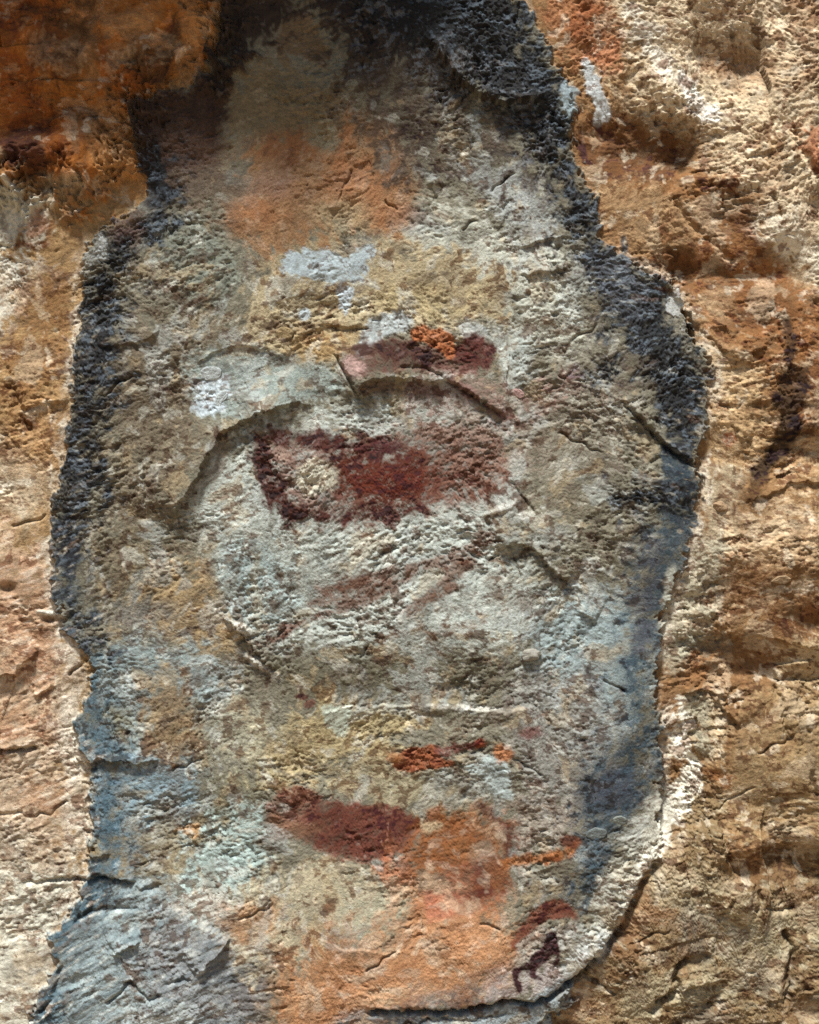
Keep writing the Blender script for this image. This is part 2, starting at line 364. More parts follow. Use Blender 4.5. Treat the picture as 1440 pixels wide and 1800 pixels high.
# lower middle: cream, olive grey, orange foot
pt(area([(480, 1150), (700, 1130), (900, 1160), (880, 1230), (700, 1240), (520, 1240)], 34, 26), (110, 104, 84), 0.9)
pt(area([(500, 1260), (620, 1230), (740, 1260), (700, 1300), (600, 1360), (460, 1370), (440, 1300)], 24, 24), (186, 166, 120), 0.85)
pt(area([(380, 1250), (480, 1240), (500, 1300), (440, 1350), (370, 1330)], 20, 20), (172, 168, 146), 0.7)
pt(area([(560, 1340), (700, 1360), (860, 1400), (840, 1440), (720, 1420), (600, 1390)], 16, 18), (166, 154, 122), 0.8)
pt(area([(480, 1520), (640, 1520), (740, 1560), (700, 1650), (560, 1680), (440, 1720), (420, 1600)], 30, 26), (196, 182, 150), 0.9)
pt(spot(620, 1600, 80, 44, 0.6, 0.5), (184, 178, 152), 0.7)
pt(area([(730, 1540), (860, 1600), (900, 1660), (860, 1730), (700, 1760), (600, 1830), (500, 1830), (500, 1760), (560, 1660), (680, 1640)], 44, 34), (200, 144, 98), 0.92)
pt(area([(570, 1660), (680, 1640), (760, 1650), (700, 1700), (560, 1740), (520, 1720)], 18, 18), (158, 112, 74), 0.85)
for q in [(560, 1780, 60, 40), (740, 1720, 90, 24), (800, 1650, 60, 30)]: pt(spot(*q, 0.6, 0.5), (216, 152, 102), 0.7)
pt(spot(690, 1740, 50, 14, 0.6, 0.5, -12), (228, 190, 150), 0.7); pt(spot(440, 1620, 40, 40, 0.6, 0.5), (206, 148, 100), 0.7)
pt(area([(640, 1800), (720, 1750), (800, 1730), (850, 1720), (870, 1755), (780, 1768), (650, 1770)], 10, 10), (120, 112, 108), 0.95)
pt(area([(860, 1700), (900, 1690), (1000, 1700), (980, 1735), (900, 1750), (850, 1755)], 16, 12), (188, 176, 172), 0.9)
pt(area([(600, 1778), (740, 1774), (900, 1764), (1010, 1720), (960, 1900), (600, 1900)], 5, 5), (150, 160, 164), 0.95)
pt(area([(630, 1785), (720, 1778), (760, 1800), (700, 1840), (600, 1840)], 10, 10), (82, 84, 88), 0.8)
# right part of the panel: grey blue
pt(area([(960, 640), (1100, 640), (1130, 760), (1100, 830), (980, 850), (900, 760)], 30, 26), (142, 134, 118), 0.95)
pt(area([(900, 860), (1080, 840), (1150, 900), (1130, 1010), (980, 1040), (900, 980)], 30, 26), (128, 121, 102), 0.95)
pt(area([(950, 1060), (1080, 1040), (1140, 1120), (1140, 1260), (1060, 1300), (940, 1200)], 30, 26), (162, 178, 180), 0.9)
pt(area([(900, 1180), (1060, 1240), (1080, 1400), (960, 1420), (900, 1340)], 30, 26), (150, 148, 142), 0.85)
pt(area([(900, 1400), (1010, 1400), (1010, 1480), (920, 1500)], 20, 20), (162, 150, 138), 0.8)
pt(area([(900, 1530), (1000, 1520), (1010, 1590), (920, 1600)], 20, 16), (130, 118, 96), 0.7)
pt(spot(960, 940, 40, 20, 0.6, 0.5), (180, 184, 178), 0.7)

# --- the dark stains down both margins
def stain(pieces):
    m = np.zeros((NY, NX), F)
    for sm in pieces: m[sm[0]] = np.maximum(m[sm[0]], sm[1])
    return m * M_PANEL
DST_R = stain([area([(590, -500), (905, -500), (925, 10), (965, 75), (1005, 180), (1005, 260), (1045, 350), (1060, 420), (1010, 420), (960, 330), (900, 250), (840, 190), (760, 150), (690, 110), (610, 60)], 34, 26),
               band([(1025, 400, 26), (1080, 500, 50), (1130, 560, 60), (1170, 640, 62), (1200, 720, 46), (1200, 780, 34)], 34, 26),
               band([(1090, 640, 22), (1040, 660, 10)], 24, 20),
               band([(1070, 860, 14), (1140, 870, 26), (1210, 880, 28)], 26, 22)])
DST_L = stain([band([(285, 300, 26), (280, 380, 22), (215, 440, 46), (180, 520, 48), (180, 600, 52), (160, 720, 48), (140, 820, 50), (122, 910, 44), (120, 1000, 26), (130, 1080, 22), (160, 1130, 14)], 34, 24)])
BLU_R = stain([band([(1185, 800, 30), (1195, 860, 34)], 12, 14), band([(1185, 920, 50), (1160, 1010, 46), (1130, 1110, 40), (1110, 1190, 30), (1130, 1280, 34), (1090, 1380, 60), (1060, 1440, 40), (1050, 1500, 36), (1030, 1580, 24)], 44, 24)])
BLU_L = stain([band([(115, 930, 16), (130, 1080, 24), (165, 1160, 24), (165, 1260, 34), (185, 1340, 26), (190, 1430, 30), (190, 1500, 30), (160, 1570, 26), (110, 1650, 30), (95, 1730, 20), (80, 1830, 20)], 34, 20)])
tint((ALL, BLU_R), (48, 68, 82), 0.94, 0.3, 0.45)
tint((ALL, BLU_L), (64, 92, 108), 0.88, 0.35, 0.4)
tint((ALL, DST_R), (27, 31, 37), 0.99, 0.12, 0.55)
tint((ALL, DST_L), (30, 33, 39), 0.98, 0.16, 0.5)
pt(band([(1150, 960, 16), (1135, 1060, 16), (1120, 1130, 14)], 12, 12), (74, 76, 84), 0.7)
pt(area([(1055, 400), (1120, 520), (1110, 560), (1050, 520)], 24, 20), (96, 100, 108), 0.5)
pt(spot(1060, 1390, 44, 34, 0.6, 0.5), (76, 82, 96), 0.7); pt(spot(1040, 1500, 24, 20, 0.4, 0.4), (66, 86, 100), 0.85)
pt(spot(225, 400, 30, 26, 0.6, 0.5), (110, 76, 66), 0.7, 0.3); pt(band([(150, 470, 12), (180, 440, 16)], 8, 10), (196, 196, 190), 0.7, 0.5)
tint(spot(1098, 430, 6, 22, 0.4, 0.4), (70, 74, 80), 0.9)
for q in [(960, 480, 60, 12), (940, 410, 40, 8), (1090, 680, 50, 12), (1120, 640, 30, 12)]: pt(spot(*q, 0.6, 0.6), (92, 72, 56), 0.7, 0.6)
# pale rim just outside both stains
RIM = np.exp(-((SDP + 9) / 8) ** 2) * sstep(380, 520, PY) * sstep(1660, 1500, PY) * sstep(-0.6, 0.3, N90) * (M_BOULDER < 0.5)
tint((ALL, RIM), (226, 216, 198), 0.8)
tint(band([(1180, 1000, 8), (1166, 1100, 8)], 6, 6), (200, 196, 178), 0.6)

# --- white crust
CRUST = np.zeros((NY, NX), F)
for sm in [band([(1198, 1225, 3), (1200, 1270, 7), (1192, 1300, 11), (1212, 1320, 12), (1222, 1345, 10), (1205, 1390, 20), (1180, 1430, 26), (1150, 1480, 24), (1125, 1525, 16), (1105, 1570, 7)], 6, 13),
           band([(1110, 1560, 5), (1095, 1610, 3)], 4, 5)]:
    CRUST[sm[0]] = np.maximum(CRUST[sm[0]], sm[1])
tint((ALL, CRUST), (242, 236, 218), 0.95, 0.2, 0.2)
sK = area([(1130, 1420), (1165, 1380), (1180, 1400), (1150, 1470), (1110, 1540), (1090, 1620), (1030, 1690), (1000, 1700), (1040, 1600), (1060, 1540), (1090, 1480)], 12, 12)
tint(sK, (186, 184, 170), 0.85)
tint(spot(1090, 1540, 26, 16, 0.4, 0.4, -20), (206, 196, 174), 0.8); tint(spot(1030, 1680, 46, 22, 0.5, 0.4, -40), (214, 216, 212), 0.9)

# --- blue-white mineral patches
MIN = []
def mineral(sm, c=(186, 200, 208), op=0.95):
    MIN.append(full(tint(sm, c, op, 0.25, 0.4)))
mineral(area([(495, 455), (540, 440), (600, 452), (635, 440), (652, 428), (656, 445), (635, 490), (600, 494), (560, 502), (520, 490), (500, 475)], 4, 6), (180, 196, 204))
mineral(area([(594, 515), (622, 508), (614, 545), (604, 552)], 3, 4), (196, 210, 220))
mineral(spot(536, 555, 11, 11, 0.3, 0.3), (196, 210, 218))
mineral(area([(650, 562), (690, 545), (715, 552), (722, 580), (690, 590), (660, 604), (640, 625), (622, 625), (640, 590)], 5, 6), (178, 186, 188))
mineral(area([(345, 700), (360, 660), (395, 655), (405, 690), (395, 725), (365, 735), (340, 725)], 6, 8), (188, 200, 208))
mineral(area([(820, 1345), (868, 1322), (895, 1350), (900, 1402), (862, 1396), (850, 1370)], 4, 5), (176, 188, 186))
mineral(area([(568, 1245), (622, 1243), (612, 1278), (594, 1292), (578, 1275)], 4, 5), (178, 186, 170))
mineral(area([(1022, 115), (1042, 105), (1056, 145), (1074, 200), (1050, 216), (1042, 175), (1030, 150)], 4, 6), (196, 202, 204))
mineral(area([(995, 150), (1015, 155), (1010, 190), (990, 200), (985, 170)], 5, 6), (150, 166, 172))
mineral(area([(1185, 520), (1198, 505), (1202, 545), (1185, 560), (1170, 540)], 4, 6), (206, 208, 204))
mineral(area([(880, 600), (930, 590), (930, 660), (900, 690), (880, 640)], 12, 12), (184, 194, 190), 0.7)
mineral(area([(810, 570), (850, 565), (860, 590), (820, 595)], 6, 8), (184, 190, 190), 0.8)

# ------------------------------------------------------------------ paintings
PAINT = {}
def paint(key, sm, c, op=0.9, speck=0.4, bias=0.1):
    s, m = tint(sm, c, op, speck, bias)
    f = PAINT.setdefault(key, np.zeros((NY, NX), F)); f[s] = np.maximum(f[s], sm[1])
# large animal
paint('eland_body', area([(440, 800), (446, 768), (476, 754), (540, 764), (610, 772), (670, 764), (730, 750), (800, 738), (860, 742), (890, 775), (894, 825), (872, 862), (810, 886), (740, 908), (680, 924), (630, 928), (560, 924), (506, 914), (474, 886), (454, 840)], 14, 10), (120, 72, 54), 0.82, 0.5, 0.3)
tint(area([(600, 785), (680, 772), (760, 768), (850, 780), (880, 820), (840, 866), (760, 890), (660, 884), (600, 866)], 44, 26), (106, 60, 42), 0.8, 0.6, 0.2)
tint(area([(606, 800), (680, 784), (740, 790), (775, 830), (750, 868), (680, 876), (606, 868), (596, 830)], 24, 20), (96, 44, 29), 0.9, 0.45, 0.38)
tint(band([(450, 792, 12), (470, 770, 12), (540, 772, 16), (620, 782, 18), (690, 790, 20), (720, 776, 10)], 9, 9), (76, 36, 28), 0.93, 0.42, 0.4)
tint(band([(452, 792, 14), (470, 830, 18), (490, 880, 16), (520, 905, 14), (600, 908, 10)], 8, 10), (74, 38, 30), 0.94, 0.42, 0.35)
tint(band([(600, 905, 12), (680, 905, 10), (740, 890, 8)], 10, 10), (84, 44, 38), 0.8, 0.65, 0.1)
tint(spot(690, 850, 80, 26, 0.6, 0.4), (112, 48, 30), 0.7, 0.5, 0.25)
tint(area([(526, 822), (556, 812), (586, 828), (590, 856), (562, 872), (536, 864), (520, 842)], 7, 6), (204, 198, 178), 0.95, 0.15, 0.5)
tint(spot(500, 800, 14, 10, 0.5, 0.5), (170, 140, 124), 0.6)
tint(spot(862, 800, 76, 90, 0.8, 0.5), (150, 120, 104), 0.45, 0.6, 0.2)
tint(spot(760, 752, 90, 22, 0.7, 0.5), (150, 124, 110), 0.5, 0.6, 0.2)
for st in [[(860, 945, 7), (810, 978, 12), (760, 990, 10), (710, 1003, 10), (650, 1026, 13), (600, 1042, 12), (550, 1062, 7)], [(720, 1012, 6), (660, 1042, 10), (610, 1066, 9), (560, 1082, 5)], [(640, 1020, 6), (600, 1030, 8), (550, 1042, 5)]]:
    paint('eland_leg_a', band([(u, v, w + 3) for u, v, w in st], 7, 3), (108, 72, 54), 0.82, 0.5, 0.3)
paint('eland_leg_b', band([(560, 1080, 6), (520, 1098, 8), (488, 1118, 7), (462, 1134, 4)], 7, 5), (104, 70, 54), 0.92, 0.3, 0.35)
for st in [[(840, 975, 6), (805, 1005, 10), (770, 1034, 11), (735, 1062, 9), (716, 1080, 6)], [(800, 1030, 5), (770, 1050, 7), (740, 1070, 5)]]:
    paint('eland_leg_c', band([(u, v, w + 3) for u, v, w in st], 7, 3), (108, 72, 52), 0.82, 0.5, 0.3)
paint('eland_leg_c', band([(736, 1082, 5), (752, 1112, 6), (772, 1150, 4)], 7, 6), (112, 84, 62), 0.75, 0.5, 0.15)
tint(band([(850, 1085, 6), (800, 1105, 7), (720, 1110, 8), (660, 1130, 6)], 8, 6.0), (128, 100, 78), 0.6, 0.6, 0.0)
tint(area([(900, 690), (1000, 655), (1010, 690), (930, 740)], 16, 12.0), (136, 92, 84), 0.6, 0.6, 0.0)
# animal above it
paint('rhebok_body', area([(602, 640), (622, 612), (655, 605), (690, 592), (730, 600), (770, 612), (800, 606), (838, 590), (868, 608), (866, 640), (830, 655), (780, 652), (720, 655), (660, 662), (636, 665)], 7, 4.8), (98, 60, 50), 0.88, 0.35, 0.2)
tint(area([(660, 610), (690, 596), (740, 612), (780, 640), (720, 640), (670, 630)], 10, 6.0), (70, 40, 34), 0.75, 0.3, 0.2)
tint(area([(800, 605), (840, 592), (866, 610), (860, 640), (820, 648), (795, 625)], 8, 4.8), (94, 44, 38), 0.8, 0.3, 0.2)
tint(spot(620, 645, 20, 14, 0.4, 0.4, 30), (186, 150, 142), 0.8)
paint('orange_mark', area([(720, 582), (745, 575), (795, 586), (800, 606), (792, 632), (775, 618), (750, 602), (726, 596)], 4, 3.0), (176, 100, 56), 0.92, 0.2, 0.4)
tint(band([(640, 682, 10), (700, 682, 12), (770, 690, 8)], 6, 2.4), (104, 62, 44), 0.7)
tint(band([(800, 670, 8), (850, 710, 9), (892, 738, 8)], 6, 3.6), (104, 56, 48), 0.75)
tint(area([(780, 650), (850, 660), (900, 700), (890, 740), (820, 720), (740, 720), (700, 710)], 18, 9.6), (150, 110, 100), 0.6, 0.5, 0)
tint(spot(910, 692, 10, 7, 0.4, 0.3, 30), (206, 162, 156), 0.85)
# red-brown animal near the foot
paint('red_animal', area([(470, 1412), (495, 1390), (530, 1380), (560, 1396), (600, 1406), (640, 1412), (690, 1420), (725, 1428), (738, 1452), (722, 1488), (682, 1508), (640, 1516), (590, 1506), (548, 1490), (520, 1468), (490, 1452), (468, 1440)], 6, 4.2), (122, 72, 56), 0.9, 0.35, 0.25)
tint(area([(560, 1415), (640, 1420), (700, 1424), (732, 1450), (700, 1500), (640, 1510), (570, 1490), (530, 1465)], 10, 6.0), (104, 52, 40), 0.8, 0.35, 0.2)
tint(spot(500, 1420, 14, 9, 0.4, 0.3), (176, 168, 158), 0.8); tint(spot(510, 1450, 40, 22, 0.6, 0.5), (136, 98, 74), 0.8)
tint(area([(660, 1515), (720, 1500), (730, 1540), (700, 1560), (670, 1540)], 12, 7.2), (190, 112, 74), 0.8)
# orange figure
tint(area([(520, 1760), (640, 1660), (760, 1560), (860, 1590), (900, 1670), (840, 1725), (700, 1755), (560, 1810)], 40, 20), (198, 138, 94), 0.6)
tint(area([(690, 1540), (740, 1440), (880, 1420), (900, 1520), (880, 1600), (760, 1610)], 30, 20), (170, 110, 72), 0.45)
paint('orange_figure', area([(738, 1450), (760, 1428), (800, 1425), (850, 1410), (880, 1425), (895, 1470), (890, 1500), (840, 1530), (760, 1530), (720, 1520)], 22, 14), (146, 84, 42), 0.92, 0.3, 0.35)
paint('orange_figure', area([(760, 1560), (800, 1520), (880, 1510), (885, 1550), (860, 1590), (800, 1600), (760, 1600)], 14, 8.4), (160, 96, 68), 0.85, 0.4, 0.2)
tint(band([(850, 1420, 12), (880, 1450, 14), (895, 1490, 14), (880, 1510, 10)], 9, 5.4), (84, 38, 28), 0.92, 0.35, 0.3)
tint(band([(880, 1550, 12), (845, 1560, 14), (810, 1580, 9)], 9, 5.4), (92, 38, 28), 0.92, 0.35, 0.3)
tint(area([(825, 1500), (838, 1475), (862, 1470), (872, 1500), (860, 1520), (835, 1525)], 6, 4.8), (148, 122, 100), 0.9)
tint(area([(830, 1515), (870, 1505), (870, 1540), (835, 1545)], 8, 4.8), (112, 62, 50), 0.8)
tint(spot(755, 1450, 20, 12, 0.5, 0.5), (208, 184, 146), 0.8); tint(spot(770, 1590, 34, 20, 0.5, 0.5), (206, 124, 92), 0.8)
paint('orange_streak', band([(890, 1512, 10), (950, 1506, 10), (1000, 1492, 10), (1010, 1480, 8)], 5, 3.0), (180, 108, 56), 0.9, 0.25, 0.3)
tint(spot(1005, 1476, 16, 10, 0.4, 0.4), (112, 56, 34), 0.9)
# rust hood and the small dark figure
paint('rust_hood', area([(900, 1650), (925, 1605), (965, 1578), (998, 1586), (1018, 1612), (985, 1614), (955, 1618), (930, 1640), (912, 1665)], 4, 3.0), (116, 58, 40), 0.9, 0.3, 0.3)
tint(area([(905, 1680), (925, 1645), (960, 1622), (1010, 1618), (1000, 1660), (960, 1690), (920, 1705)], 6, 3.6), (162, 152, 140), 0.85)
for st in [[(968, 1640, 8), (966, 1662, 13), (945, 1682, 11), (925, 1695, 8), (906, 1702, 6)], [(906, 1702, 6), (906, 1716, 5), (914, 1734, 5)], [(938, 1692, 6), (934, 1708, 5), (948, 1716, 5)], [(968, 1662, 8), (980, 1672, 5), (978, 1690, 4)]]:
    paint('dark_figure', band(st, 2.5, 2.5), (64, 30, 34), 0.97, 0.2, 0.4)
# small marks
paint('orange_dash', area([(697, 1326), (735, 1310), (762, 1306), (776, 1328), (798, 1336), (780, 1346), (700, 1352)], 3, 2.4), (150, 80, 46), 0.95, 0.2, 0.4)
tint(spot(690, 1330, 16, 10, 0.5, 0.4), (190, 128, 76), 0.7)
paint('maroon_dash', band([(770, 1318, 8), (810, 1314, 8), (835, 1308, 5)], 4, 3.0), (122, 66, 58), 0.85, 0.4, 0.1)
paint('rust_dash', spot(842, 1304, 10, 10, 0.3, 0.3), (156, 72, 44), 0.95)
tint(spot(885, 1322, 14, 14, 0.4, 0.4), (192, 118, 70), 0.85); tint(spot(930, 1284, 18, 12, 0.5, 0.5), (126, 76, 70), 0.8)
paint('red_speck', spot(531, 1224, 10, 6, 0.3, 0.3), (96, 46, 40), 0.95); paint('red_speck_b', spot(546, 1236, 10, 6, 0.3, 0.3, -30), (128, 50, 36), 0.95)
# charcoal figure on the right rock
paint('charcoal', area([(1372, 660), (1395, 645), (1412, 660), (1408, 695), (1395, 730), (1402, 765), (1375, 800), (1350, 828), (1332, 872), (1308, 884), (1318, 830), (1344, 790), (1366, 750), (1352, 700)], 6, 5.4), (58, 45, 34), 0.9, 0.3, 0.35)
paint('charcoal', area([(1372, 570), (1388, 560), (1392, 610), (1384, 640), (1374, 630)], 5, 4.2), (62, 46, 32), 0.9, 0.3, 0.3)
tint(area([(1290, 870), (1340, 850), (1350, 900), (1300, 930)], 14, 8.4), (120, 84, 48), 0.7)

# streaks along the bedding: dark shading lines and pale ones put into the colour
def tone_streaks(pts, c, op, thr=0.25, f=BS, soft=40):
    sA, mA = area(pts, soft, 30)
    keep = 1 - np.clip(sum(p[sA] for p in PAINT.values()), 0, 1)
    tint((sA, mA * keep * sstep(thr, thr + 0.5, f[sA])), c, 0.6 * op)
tone_streaks([(880, 400), (1030, 420), (1130, 640), (1150, 800), (1120, 1010), (1000, 1060), (900, 1000), (900, 760), (960, 640), (880, 500)], (78, 62, 48), 0.75)
tone_streaks([(880, 400), (1030, 420), (1130, 640), (1150, 1010), (960, 1060), (900, 760)], (206, 202, 186), 0.6, 0.35, -BS2)
tone_streaks([(160, 480), (420, 500), (340, 620), (370, 760), (300, 920), (410, 1000), (400, 1140), (120, 1000)], (88, 68, 50), 0.7)
tone_streaks([(160, 480), (420, 500), (340, 900), (400, 1140), (120, 1000)], (188, 174, 144), 0.5, 0.35, -BS2)
tone_streaks([(380, 940), (900, 940), (950, 1180), (480, 1180)], (104, 88, 70), 0.55, 0.3, BS2)
tone_streaks([(380, 900), (900, 940), (950, 1150), (420, 1150)], (206, 208, 200), 0.55, 0.3, -BS2)
tone_streaks([(60, 1560), (300, 1560), (440, 1660), (430, 1830), (40, 1830)], (70, 84, 92), 0.8, 0.2)
tone_streaks([(60, 1560), (300, 1560), (440, 1660), (430, 1830), (40, 1830)], (206, 208, 200), 0.6, 0.3, -BS2)
tone_streaks([(150, 1130), (400, 1130), (480, 1300), (360, 1500), (150, 1500)], (98, 96, 92), 0.6)
tone_streaks([(-300, 950), (100, 960), (150, 1400), (100, 1840), (-300, 1840)], (150, 118, 88), 0.6, 0.2)
tone_streaks([(-300, 950), (100, 960), (150, 1400), (100, 1840), (-300, 1840)], (232, 222, 206), 0.6, 0.3, -BS2)
tone_streaks([(1240, 640), (1460, 600), (1460, 1120), (1260, 1100)], (128, 84, 46), 0.65, 0.2); tone_streaks([(1240, 640), (1460, 600), (1460, 1120), (1260, 1100)], (232, 206, 166), 0.6, 0.3, -BS2)
tone_streaks([(1130, 420), (1440, 480), (1460, 640), (1240, 590)], (130, 78, 36), 0.6, 0.1); tone_streaks([(900, 1060), (1140, 1060), (1100, 1300), (1000, 1420), (900, 1300)], (92, 88, 86), 0.6, 0.25)
tone_streaks([(1060, -60), (1500, -60), (1500, 420), (1300, 330), (1120, 190)], (146, 104, 66), 0.6, 0.3, N25, 30); tone_streaks([(1060, -60), (1500, -60), (1500, 420), (1300, 330), (1120, 190)], (240, 222, 192), 0.7, 0.3, -N25, 30)
tone_streaks([(1020, 1720), (1120, 1560), (1230, 1370), (1500, 1400), (1500, 1840), (960, 1840)], (104, 80, 52), 0.7, 0.2, N25 * 0.6 + BS * 0.6, 10)
tone_streaks([(1020, 1720), (1120, 1560), (1230, 1370), (1500, 1400), (1500, 1840), (960, 1840)], (204, 192, 160), 0.7, 0.25, -N25 * 0.6 - BS2 * 0.6, 10)
pt(area([(600, 40), (760, 100), (880, 190), (960, 320), (900, 330), (760, 310), (690, 270), (610, 190)], 40, 40), (72, 60, 50), 0.85, 0.6, 0.15)
for cx, cy, rx, ry, ro in [(890, 892, 42, 7, -20), (424, 1102, 22, 9, 25), (456, 1168, 36, 7, 33), (84, 1078, 22, 5, 12), (830, 1243, 90, 4, 3), (920, 905, 16, 9, 0)]: tint(spot(cx, cy, rx, ry, 0.4, 0.4, ro), (222, 218, 206), 0.8)  # pale broken chips; the long stroke paints in a lit ledge top
MOTT = full(area([(500, 1830), (460, 1660), (620, 1600), (740, 1500), (880, 1440), (910, 1660), (860, 1740), (700, 1770)], 40, 20)) * (1 - np.clip(PAINT['dark_figure'] + PAINT['red_animal'] + PAINT['rust_hood'], 0, 1))
for n_, c_, o_ in [(-N90 + 0.4 * N25, (216, 184, 150), 0.55), (N90 - 0.3 * N25, (150, 98, 58), 0.5), (N25, (178, 160, 138), 0.4), (BS, (140, 84, 50), 0.4)]: tint((ALL, MOTT * sstep(0.15, 0.7, n_)), c_, o_)
# blotches: thin skins of other minerals scattered over the panel
def blot(seed, size, thr, c, op, where):
    n = unit(fbm(QX + 37 * seed, QY - 91 * seed, size, 5, 500 + seed, 0.6))
    tint((ALL, sstep(thr, thr + 0.22, n) * where), c, 0.72 * op)
CALM = sstep(300, 420, PY + 0.45 * (PX - 250)) 
ORANGE = np.maximum(full(area([(500, 1830), (520, 1720), (620, 1640), (720, 1480), (880, 1420), (900, 1660), (860, 1730), (700, 1770)], 30, 14)), full(area([(390, 420), (440, 250), (600, 180), (720, 280), (720, 400), (500, 450)], 20, 10)))
FREE = (1 - 0.85 * ORANGE) * (1 - np.clip(sum(PAINT.values()), 0, 1)) * (1 - CRUST) * (1 - np.clip(sum(MIN), 0, 1))
SHELFISH = full(area([(60, 1560), (260, 1550), (420, 1640), (440, 1840), (40, 1840)], 20, 10))
IN = M_PANEL * CALM * FREE * (1 - 0.8 * SHELFISH) * (1 - 0.95 * np.maximum(np.maximum(DST_R, DST_L), np.maximum(BLU_R, BLU_L)))
OUT = (1 - M_PANEL) * FREE * (0.35 + 0.65 * sstep(-100, 260, PY + 0.6 * (PX - 300)))
blot(1, 90, 0.35, (186, 192, 190), 0.55, IN); blot(2, 70, 0.42, (120, 104, 84), 0.55, IN); blot(3, 60, 0.42, (190, 164, 122), 0.5, IN)
blot(4, 40, 0.5, (206, 204, 192), 0.6, IN); blot(5, 45, 0.55, (104, 84, 70), 0.6, IN)
blot(6, 80, 0.35, (214, 190, 156), 0.55, OUT); blot(7, 60, 0.45, (140, 96, 58), 0.55, OUT); blot(8, 45, 0.5, (120, 100, 76), 0.5, OUT); blot(9, 36, 0.55, (228, 212, 186), 0.6, OUT)
# overall mottling of the stone itself (mineral grains, iron specks)
DK = np.maximum(DST_R, DST_L)
mot = 1 + 0.14 * N90 + 0.13 * N25 + 0.08 * N8 + 0.07 * N4 + 0.2 * R6 + 0.16 * R12 + 0.08 * R28
COL *= np.clip(mot, 0.35, 1.9)[..., None]
brown = sstep(0.3, 0.55, 0.55 * R12 + 0.35 * R6 + 0.45 * N25 + 0.35 * N90 + 0.25 * BS2) * (1 - DK) * (1 - 0.75 * ORANGE) * (0.35 + 0.65 * sstep(350, 500, PY + 0.5 * PX - 100))  # iron-brown grains, also standing in for the warm dark of the pits
COL += (COL * np.array([0.30, 0.21, 0.17], F) - COL) * (0.85 * brown)[..., None]
pale = sstep(0.5, 0.8, -0.55 * R12 - 0.4 * R6 + 0.4 * N25 - 0.3 * BS2) * (1 - DK)
COL += (np.minimum(COL * 1.55 + 0.03, 0.62) - COL) * (0.7 * pale)[..., None]
# bluish highlights on the stain's black granules, put in as pale grains
q = DK * sstep(0.2, 0.7, 0.8 * R6 + 0.5 * R12 + 0.5 * N25 + 0.25 * N90)
COL += (lin((128, 142, 156)) - COL) * (0.34 * q)[..., None]
COL = np.clip(COL, 0.012, 0.8)

# ------------------------------------------------------------------ relief (mm towards the viewer)
H = 16 * fbm(PX, PY, 520, 3, 101) + 6 * fbm(QX, QY, 170, 3, 111)
# wall beyond the picture: leans out overhead, belly at the foot
H += 0.22 * np.clip(-90 - PY, 0, None) + 0.10 * np.clip(PY - 1900, 0, None) ** 1.05
far = sstep(200, 1600, np.maximum(-PX, PX - 1440)); H += far * 160 * fbm(PX, PY, 900, 3, 131)

B1 = unit(bed(40, 20, 201, 3)); B2 = unit(bed(15, 8, 221, 3))
FR = unit(rise * fbm(ua, va, 44, 5, 601, 0.66) + (1 - rise) * fbm(ub, vb, 44, 5, 611, 0.66))    # fractal grain of the stone
G1 = unit(-billow(QX, QY, 17, 2, 241)); G2 = unit(-billow(QX, QY, 8.5, 2, 251))
G3 = unit(-billow(QX + 5, QY, 5.2, 1, 256))
PIT = np.clip(unit(fbm(ua, va, 20, 3, 621)) + 0.35 * BS - 0.5, 0, 0.7)                                        # small dark pits
PATCH = sstep(-0.6, 1.0, unit(fbm(QX + 400, QY, 130, 3, 631))) * 1.7 + 0.15                         # rougher and smoother patches
T0 = unit(fbm(QX, QY, 120, 5, 261, 0.55)) * 1.2
ter = T0 * 5 + 0.25 * N8
ter = np.floor(ter) + sstep(0.0, 0.12, ter - np.floor(ter))   # thin flaked sheets
ter = ter - T0 * 5

bedw = np.full((NY, NX), 1.0, F); grw = np.full((NY, NX), 0.6, F); terw = np.full((NY, NX), 0.55, F); fine = np.full((NY, NX), 1.0, F)
def setw(sm, b=None, g=None, t=None, f=None):
    s, m = sm
    for arr, v in ((bedw, b), (grw, g), (terw, t), (fine, f)):
        if v is not None: arr[s] += (v - arr[s]) * m
setw((ALL, M_PANEL), 1.0, 0.7, 0.9, 1.0)
setw((ALL, np.maximum(DST_R, DST_L)), 0.7, 1.7, 0.3, 1.6)
setw((ALL, np.maximum(BLU_R, BLU_L)), 0.6, 0.5, 0.3, 0.55)
setw(area([(390, 420), (440, 250), (600, 180), (720, 280), (720, 400), (500, 450)], 40, 20), 0.5, 0.4, 0.5, 0.55)
setw(spot(600, 470, 150, 50, 0.5, 0.4), 0.5, 0.5, 0.5, 0.6)
setw(area([(1000, -300), (1600, -300), (1600, 420), (1300, 360), (1120, 230), (1000, 150)], 40, 30), 0.6, 1.6, 0.4, 1.5)
setw(area([(330, 630), (400, 612), (500, 632), (600, 650), (600, 690), (500, 716), (430, 740), (350, 730)], 10, 10), 0.25, 0.25, 0.2, 0.5)
setw(area([(-600, -700), (420, -700), (380, 110), (240, 190), (255, 330), (20, 310), (-600, 340)], 40, 30), 0.6, 0.9, 0.6, 1.2)
setw(area([(250, 170), (560, -50), (600, 190), (440, 260), (390, 330), (270, 330)], 40, 30), 0.6, 0.6, 0.5, 1.0)
setw(area([(480, 1400), (880, 1420), (880, 1740), (560, 1820), (440, 1700)], 50, 30), 0.6, 0.25, 0.6, 0.6)
setw(area([(-600, 900), (110, 960), (140, 1400), (80, 1900), (-600, 1900)], 50, 30), 1.8, 0.7, 0.3, 0.8)
setw(area([(80, 1550), (260, 1545), (420, 1640), (440, 1840), (40, 1840)], 40, 20), 2.2, 0.3, 0.5, 0.6)
setw((sB[0], sB[1]), 1.2, 0.9, 1.1, 1.0)
